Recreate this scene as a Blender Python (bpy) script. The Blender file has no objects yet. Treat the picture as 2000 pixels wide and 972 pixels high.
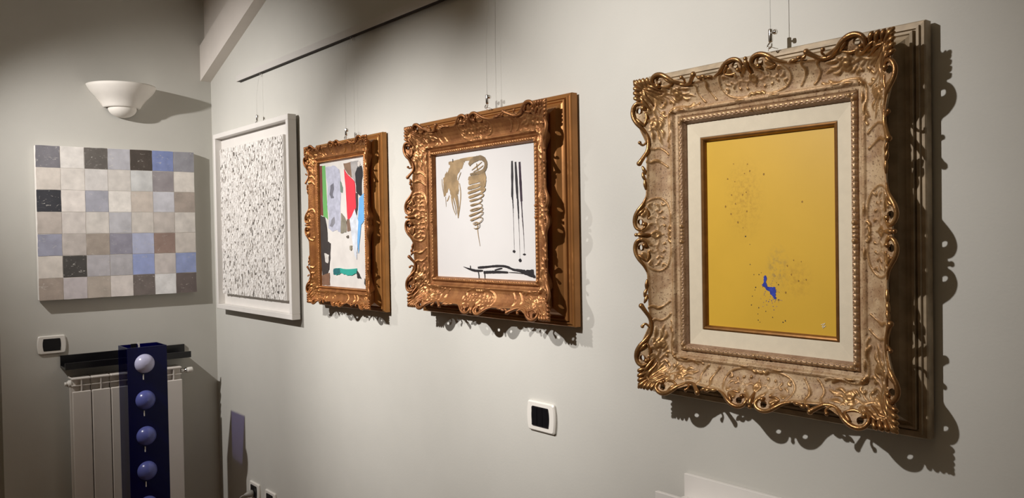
import bpy, math, random
import numpy as np
from mathutils import Matrix, Vector

random.seed(7)
rng = np.random.default_rng(11)
scene = bpy.context.scene
col = scene.collection

# ------------------------------------------------------------------ camera
cam_data = bpy.data.cameras.new('camera')
cam_data.sensor_fit = 'HORIZONTAL'
cam_data.sensor_width = 36.0
cam_data.lens = 1626.43 * 36.0 / 2000.0
cam_data.clip_start = 0.02
cam = bpy.data.objects.new('camera', cam_data)
col.objects.link(cam)
yaw, pitch, roll = 0.686184, -0.017939, -0.017304
F = Vector((-math.cos(yaw) * math.cos(pitch), math.sin(yaw) * math.cos(pitch), math.sin(pitch)))
R0 = Vector((math.sin(yaw), math.cos(yaw), 0))
U0 = R0.cross(F)
RR = R0 * math.cos(roll) + U0 * math.sin(roll)
UU = U0 * math.cos(roll) - R0 * math.sin(roll)
m3 = Matrix((RR, UU, -F)).transposed()
cam.matrix_world = Matrix.Translation((4.2703, -1.5263, 1.55)) @ m3.to_4x4()
scene.camera = cam

# ------------------------------------------------------------------ world, lamps, exposure
scene.view_settings.view_transform = 'Standard'
scene.view_settings.look = 'None'
scene.view_settings.gamma = 1.0
scene.view_settings.use_curve_mapping = False
scene.view_settings.exposure = 0.50
world = bpy.data.worlds.new('world')
scene.world = world
world.use_nodes = True
world.node_tree.nodes['Background'].inputs[0].default_value = (1.0, 0.9, 0.78, 1)
world.node_tree.nodes['Background'].inputs[1].default_value = 0.05


def spot(name, loc, target, power, size, blend, color, radius=0.018):
    d = bpy.data.lights.new(name, 'SPOT')
    d.energy = power
    d.spot_size = math.radians(size)
    d.spot_blend = blend
    d.color = color
    d.shadow_soft_size = radius
    o = bpy.data.objects.new(name, d)
    col.objects.link(o)
    o.location = loc
    o.rotation_euler = (Vector(target) - Vector(loc)).to_track_quat('-Z', 'Y').to_euler()
    return o


WARM = (1.0, 0.96, 0.93)
# three track spotlights in a row along the ceiling, out of the frame
spot('ceiling_spot', (0.66, -1.72, 2.47), (0.50, 0.0, 1.53), 110, 82, 1.0, WARM)
spot('ceiling_spot', (1.80, -1.70, 2.47), (1.87, 0.0, 1.34), 158, 57, 1.0, WARM)
spot('ceiling_spot', (2.78, -1.70, 2.47), (2.98, 0.0, 1.63), 106, 62, 1.0, WARM)
# added fill light, no known lamp there: warm spot aimed up at the ceiling
spot('added_fill_light', (3.4, -3.05, 2.30), (3.4, -2.2, 3.9), 46, 130, 0.8, (1.0, 0.80, 0.58), .08)


# ------------------------------------------------------------------ helpers
def link(o):
    col.objects.link(o)
    return o


def np_mesh(name, V, Q, smooth=True):
    """mesh from numpy vertices (n,3) and quads (m,4)"""
    V = np.ascontiguousarray(V, np.float32)
    Q = np.ascontiguousarray(Q, np.int32)
    me = bpy.data.meshes.new(name)
    me.vertices.add(len(V))
    me.vertices.foreach_set('co', V.ravel())
    me.loops.add(Q.size)
    me.loops.foreach_set('vertex_index', Q.ravel())
    me.polygons.add(len(Q))
    me.polygons.foreach_set('loop_start', np.arange(0, Q.size, Q.shape[1], dtype=np.int32))
    me.polygons.foreach_set('loop_total', np.full(len(Q), Q.shape[1], np.int32))
    me.polygons.foreach_set('use_smooth', np.full(len(Q), smooth, bool))
    me.update(calc_edges=True)
    me.validate()
    return me


class MB:
    """collects pieces that become ONE mesh"""

    def __init__(s):
        s.v = []
        s.f = []
        s.sm = []

    def add(s, V, Fc, smooth=False):
        n = len(s.v)
        s.v += [tuple(map(float, p)) for p in V]
        s.f += [tuple(n + i for i in f) for f in Fc]
        s.sm += [smooth] * len(Fc)
        return s

    def box(s, x0, x1, y0, y1, z0, z1):
        V = [(x, y, z) for z in (z0, z1) for y in (y0, y1) for x in (x0, x1)]
        return s.add(V, [(0, 2, 3, 1), (4, 5, 7, 6), (0, 1, 5, 4), (2, 6, 7, 3), (0, 4, 6, 2), (1, 3, 7, 5)])

    def bbox(s, x0, x1, y0, y1, z0, z1, b):
        """box with chamfered edges"""
        V = []
        idx = {}
        for sx in (0, 1):
            for sy in (0, 1):
                for sz in (0, 1):
                    X, Y, Z = (x0, x1)[sx], (y0, y1)[sy], (z0, z1)[sz]
                    dx, dy, dz = (b, -b)[sx], (b, -b)[sy], (b, -b)[sz]
                    for ax in range(3):
                        q = [X + dx, Y + dy, Z + dz]
                        q[ax] = (X, Y, Z)[ax]
                        idx[sx, sy, sz, ax] = len(V)
                        V.append(q)
        Fc = []
        for ax in range(3):
            o = [a for a in range(3) if a != ax]
            for e in (0, 1):
                loop = []
                for p, q in ((0, 0), (1, 0), (1, 1), (0, 1)):
                    k = [0, 0, 0]
                    k[ax] = e
                    k[o[0]] = p
                    k[o[1]] = q
                    loop.append(idx[k[0], k[1], k[2], ax])
                Fc.append(loop)
        for ax in range(3):
            o = [a for a in range(3) if a != ax]
            for p in (0, 1):
                for q in (0, 1):
                    k = [0, 0, 0]
                    k[o[0]] = p
                    k[o[1]] = q
                    a = list(k)
                    a[ax] = 0
                    c = list(k)
                    c[ax] = 1
                    Fc.append([idx[(*a, o[0])], idx[(*c, o[0])], idx[(*c, o[1])], idx[(*a, o[1])]])
        for sx in (0, 1):
            for sy in (0, 1):
                for sz in (0, 1):
                    Fc.append([idx[sx, sy, sz, a] for a in range(3)])
        # fix winding against the centre
        C = np.mean(V, 0)
        out = []
        for f in Fc:
            P = np.array([V[i] for i in f])
            nrm = np.cross(P[1] - P[0], P[2] - P[0])
            out.append(f if nrm @ (P.mean(0) - C) > 0 else f[::-1])
        return s.add(V, out)

    def tube(s, P, rad, n=8, caps=True):
        P = np.asarray(P, float)
        m = len(P)
        rad = np.broadcast_to(np.asarray(rad, float), (m,)).copy()
        T = np.gradient(P, axis=0)
        T /= np.linalg.norm(T, axis=1)[:, None] + 1e-12
        up = np.array([0, 0, 1.0]) if abs(T[0, 2]) < .9 else np.array([1.0, 0, 0])
        N = np.cross(T[0], up)
        N /= np.linalg.norm(N)
        if caps:
            P = np.vstack([P[0] - T[0] * rad[0] * .7, P, P[-1] + T[-1] * rad[-1] * .7])
            T = np.vstack([T[0], T, T[-1]])
            rad = np.concatenate([[rad[0] * .45], rad, [rad[-1] * .45]])
            m += 2
        V = []
        ang = np.arange(n) * 2 * math.pi / n
        for i in range(m):
            N = N - T[i] * (N @ T[i])
            N /= np.linalg.norm(N) + 1e-12
            B = np.cross(T[i], N)
            V.append(P[i] + rad[i] * (np.cos(ang)[:, None] * N + np.sin(ang)[:, None] * B))
        V = np.vstack(V)
        Fc = [(i * n + j, i * n + (j + 1) % n, (i + 1) * n + (j + 1) % n, (i + 1) * n + j)
              for i in range(m - 1) for j in range(n)]
        Fc.append(tuple(range(n - 1, -1, -1)))
        Fc.append(tuple((m - 1) * n + j for j in range(n)))
        return s.add(V, Fc, True)

    def ball(s, c, r, n=8, sc=(1, 1, 1)):
        V = [(0, 0, 1)]
        k = max(4, n // 2 + 1)
        for i in range(1, k):
            t = math.pi * i / k
            V += [(math.sin(t) * math.cos(a), math.sin(t) * math.sin(a), math.cos(t))
                  for a in np.arange(n) * 2 * math.pi / n]
        V.append((0, 0, -1))
        V = np.array(V) * r * np.array(sc) + np.array(c)
        Fc = [(0, 1 + j, 1 + (j + 1) % n) for j in range(n)]
        for i in range(k - 2):
            a = 1 + i * n
            Fc += [(a + j, a + n + j, a + n + (j + 1) % n, a + (j + 1) % n) for j in range(n)]
        a = 1 + (k - 2) * n
        Fc += [(len(V) - 1, a + (j + 1) % n, a + j) for j in range(n)]
        return s.add(V, Fc, True)

    def lathe(s, prof, c, a0=0, a1=2 * math.pi, n=40, axis='z'):
        """profile of (radius, height) turned about a vertical axis through c"""
        full = abs(a1 - a0 - 2 * math.pi) < 1e-6
        m = n if full else n + 1
        ang = a0 + (a1 - a0) * np.arange(m) / n
        V = []
        for r, h in prof:
            for a in ang:
                q = (r * math.cos(a), r * math.sin(a), h)
                if axis == 'x':
                    q = (h, r * math.cos(a), r * math.sin(a))
                elif axis == 'y':
                    q = (r * math.cos(a), h, -r * math.sin(a))
                V.append((c[0] + q[0], c[1] + q[1], c[2] + q[2]))
        Fc = []
        for i in range(len(prof) - 1):
            for j in range(n):
                j2 = (j + 1) % m
                Fc.append((i * m + j, i * m + j2, (i + 1) * m + j2, (i + 1) * m + j))
        return s.add(V, Fc, True)

    def prism(s, poly, y0, y1, plane='xz'):
        """polygon in the x-z plane (or y-z) given thickness from y0 (back) to y1 (front)"""
        n = len(poly)
        A = sum(poly[i][0] * poly[(i + 1) % n][1] - poly[(i + 1) % n][0] * poly[i][1] for i in range(n))
        if A < 0:
            poly = poly[::-1]
        if plane == 'xz':
            V = [(p[0], y0, p[1]) for p in poly] + [(p[0], y1, p[1]) for p in poly]
            flip = y1 > y0
        else:
            V = [(y0, p[0], p[1]) for p in poly] + [(y1, p[0], p[1]) for p in poly]
            flip = y1 < y0
        Fc = [tuple(range(n, 2 * n)), tuple(range(n - 1, -1, -1))]
        Fc += [(i, (i + 1) % n, n + (i + 1) % n, n + i) for i in range(n)]
        if flip:
            Fc = [f[::-1] for f in Fc]
        return s.add(V, Fc)

    def mesh(s, name):
        me = bpy.data.meshes.new(name)
        me.from_pydata(s.v, [], s.f)
        me.polygons.foreach_set('use_smooth', s.sm)
        me.update()
        return me

    def build(s, name, m, parent=None):
        o = link(bpy.data.objects.new(name, s.mesh(name)))
        o.data.materials.append(m)
        if parent:
            o.parent = parent
        return o


def tag(o, label, cat, group=None):
    o['label'] = label
    o['category'] = cat
    if group:
        o['group'] = group
    return o


def thing(name, loc, label, cat, group=None):
    o = link(bpy.data.objects.new(name, None))
    o.empty_display_size = 0.05
    o.location = loc
    return tag(o, label, cat, group)


def struct(o):
    o['kind'] = 'structure'
    return o


def crv(P, per=6):
    """Catmull-Rom through control points (any dimension)"""
    P = np.asarray(P, float)
    if len(P) < 3:
        t = np.linspace(0, 1, per + 1)[:, None]
        return P[0] * (1 - t) + P[-1] * t
    Q = np.vstack([2 * P[0] - P[1], P, 2 * P[-1] - P[-2]])
    out = []
    for i in range(1, len(Q) - 2):
        t = np.linspace(0, 1, per, endpoint=False)[:, None]
        a, b, c, d = Q[i - 1], Q[i], Q[i + 1], Q[i + 2]
        out.append(.5 * (2 * b + (c - a) * t + (2 * a - 5 * b + 4 * c - d) * t ** 2 + (3 * b - a - 3 * c + d) * t ** 3))
    return np.vstack(out + [P[-1:]])


# ------------------------------------------------------------------ materials
def mat(name, base, rough=0.6, metal=0.0, var=0.0, scale=20.0, bump=0.0, bscale=None, var_col=None, spec=0.5):
    """principled material whose colour and relief come from noise"""
    m = bpy.data.materials.new(name)
    m.use_nodes = True
    nt = m.node_tree
    b = nt.nodes['Principled BSDF']
    b.inputs['Base Color'].default_value = (*base, 1)
    b.inputs['Roughness'].default_value = rough
    b.inputs['Metallic'].default_value = metal
    b.inputs['Specular IOR Level'].default_value = spec
    tc = nt.nodes.new('ShaderNodeTexCoord')
    if var > 0 or var_col:
        n = nt.nodes.new('ShaderNodeTexNoise')
        n.inputs['Scale'].default_value = scale
        n.inputs['Detail'].default_value = 6
        nt.links.new(tc.outputs['Object'], n.inputs['Vector'])
        r = nt.nodes.new('ShaderNodeValToRGB')
        r.color_ramp.elements[0].position = .35
        r.color_ramp.elements[1].position = .68
        lo = var_col or tuple(max(0, c * (1 - var)) for c in base)
        r.color_ramp.elements[0].color = (*lo, 1)
        r.color_ramp.elements[1].color = (*base, 1)
        nt.links.new(n.outputs['Fac'], r.inputs['Fac'])
        nt.links.new(r.outputs['Color'], b.inputs['Base Color'])
    if bump > 0:
        n2 = nt.nodes.new('ShaderNodeTexNoise')
        n2.inputs['Scale'].default_value = bscale or scale
        n2.inputs['Detail'].default_value = 5
        nt.links.new(tc.outputs['Object'], n2.inputs['Vector'])
        bp = nt.nodes.new('ShaderNodeBump')
        bp.inputs['Strength'].default_value = bump
        bp.inputs['Distance'].default_value = .002
        nt.links.new(n2.outputs['Fac'], bp.inputs['Height'])
        nt.links.new(bp.outputs['Normal'], b.inputs['Normal'])
    return m


def gilt_mat(name, ground, ground2, gold, metal_ground, metal_gold, rough_ground, rough_gold, speck):
    """carved gilding: 'gild' vertex attribute mixes worn ground and burnished gold"""
    m = bpy.data.materials.new(name)
    m.use_nodes = True
    nt = m.node_tree
    N = nt.nodes.new
    L = nt.links.new
    b = nt.nodes['Principled BSDF']
    at = N('ShaderNodeAttribute')
    at.attribute_name = 'gild'
    tc = N('ShaderNodeTexCoord')
    n1 = N('ShaderNodeTexNoise')
    n1.inputs['Scale'].default_value = 35
    n1.inputs['Detail'].default_value = 6
    L(tc.outputs['Object'], n1.inputs['Vector'])
    n2 = N('ShaderNodeTexNoise')
    n2.inputs['Scale'].default_value = 240
    n2.inputs['Detail'].default_value = 2
    L(tc.outputs['Object'], n2.inputs['Vector'])
    r1 = N('ShaderNodeValToRGB')
    r1.color_ramp.elements[0].position = .38
    r1.color_ramp.elements[1].position = .62
    r1.color_ramp.elements[0].color = (*ground2, 1)
    r1.color_ramp.elements[1].color = (*ground, 1)
    L(n1.outputs['Fac'], r1.inputs['Fac'])
    r2 = N('ShaderNodeValToRGB')
    r2.color_ramp.elements[0].position = .57
    r2.color_ramp.elements[1].position = .68
    r2.color_ramp.elements[0].color = (0, 0, 0, 1)
    r2.color_ramp.elements[1].color = (speck, speck, speck, 1)
    L(n2.outputs['Fac'], r2.inputs['Fac'])
    mx = N('ShaderNodeMix')
    mx.data_type = 'RGBA'
    L(r2.outputs['Color'], mx.inputs['Factor'])
    L(r1.outputs['Color'], mx.inputs['A'])
    mx.inputs['B'].default_value = (ground2[0] * .4, ground2[1] * .33, ground2[2] * .3, 1)
    mg = N('ShaderNodeMix')
    mg.data_type = 'RGBA'
    L(at.outputs['Fac'], mg.inputs['Factor'])
    L(mx.outputs['Result'], mg.inputs['A'])
    mg.inputs['B'].default_value = (*gold, 1)
    L(mg.outputs['Result'], b.inputs['Base Color'])
    for sock, g, h in (('Metallic', metal_ground, metal_gold), ('Roughness', rough_ground, rough_gold)):
        q = N('ShaderNodeMapRange')
        q.inputs['To Min'].default_value = g
        q.inputs['To Max'].default_value = h
        L(at.outputs['Fac'], q.inputs['Value'])
        L(q.outputs['Result'], b.inputs[sock])
    bp = N('ShaderNodeBump')
    bp.inputs['Strength'].default_value = .35
    bp.inputs['Distance'].default_value = .0012
    L(n2.outputs['Fac'], bp.inputs['Height'])
    L(bp.outputs['Normal'], b.inputs['Normal'])
    return m


M_wall = mat('wall_plaster', (0.60, 0.588, 0.54), .85, var=.03, scale=6, bump=.12, bscale=160, spec=.2)
M_ceil = mat('ceiling_paint', (0.78, 0.74, 0.66), .85, var=.03, scale=5, bump=.1, bscale=120, spec=.2)
M_floor = mat('floor_boards', (0.40, 0.22, 0.11), .5, var=.4, scale=8, bump=.1, bscale=60)
M_trim = mat('white_painted_wood', (0.82, 0.76, 0.70), .6, var=.05, scale=9, bump=.15, bscale=50)
M_white = mat('white_lacquer', (0.78, 0.75, 0.71), .45, var=.03, scale=15, bump=.05, bscale=80)
M_plast = mat('white_plastic', (0.82, 0.79, 0.73), .35, var=.02, scale=30)
M_black = mat('black_plastic', (0.006, 0.006, 0.008), .28, var=.1, scale=50)
M_blackshelf = mat('black_lacquer', (0.008, 0.008, 0.010), .3, var=.2, scale=30)
M_groove_shade = mat('groove_shade', (0.03, 0.022, 0.018), .7, var=.2, scale=40)
M_chrome = mat('chrome', (0.75, 0.73, 0.70), .14, 1.0, var=.05, scale=60)
M_plaster = mat('white_plaster', (0.80, 0.76, 0.70), .7, var=.03, scale=25, bump=.06, bscale=120)
M_enamel = mat('radiator_enamel', (0.74, 0.69, 0.63), .4, var=.03, scale=12)
M_clear = mat('clear_nylon', (0.95, 0.95, 0.95), .04, var=.02, scale=40)
M_clear.node_tree.nodes['Principled BSDF'].inputs['Transmission Weight'].default_value = 1.0
M_clear.node_tree.nodes['Principled BSDF'].inputs['IOR'].default_value = 1.5

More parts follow.
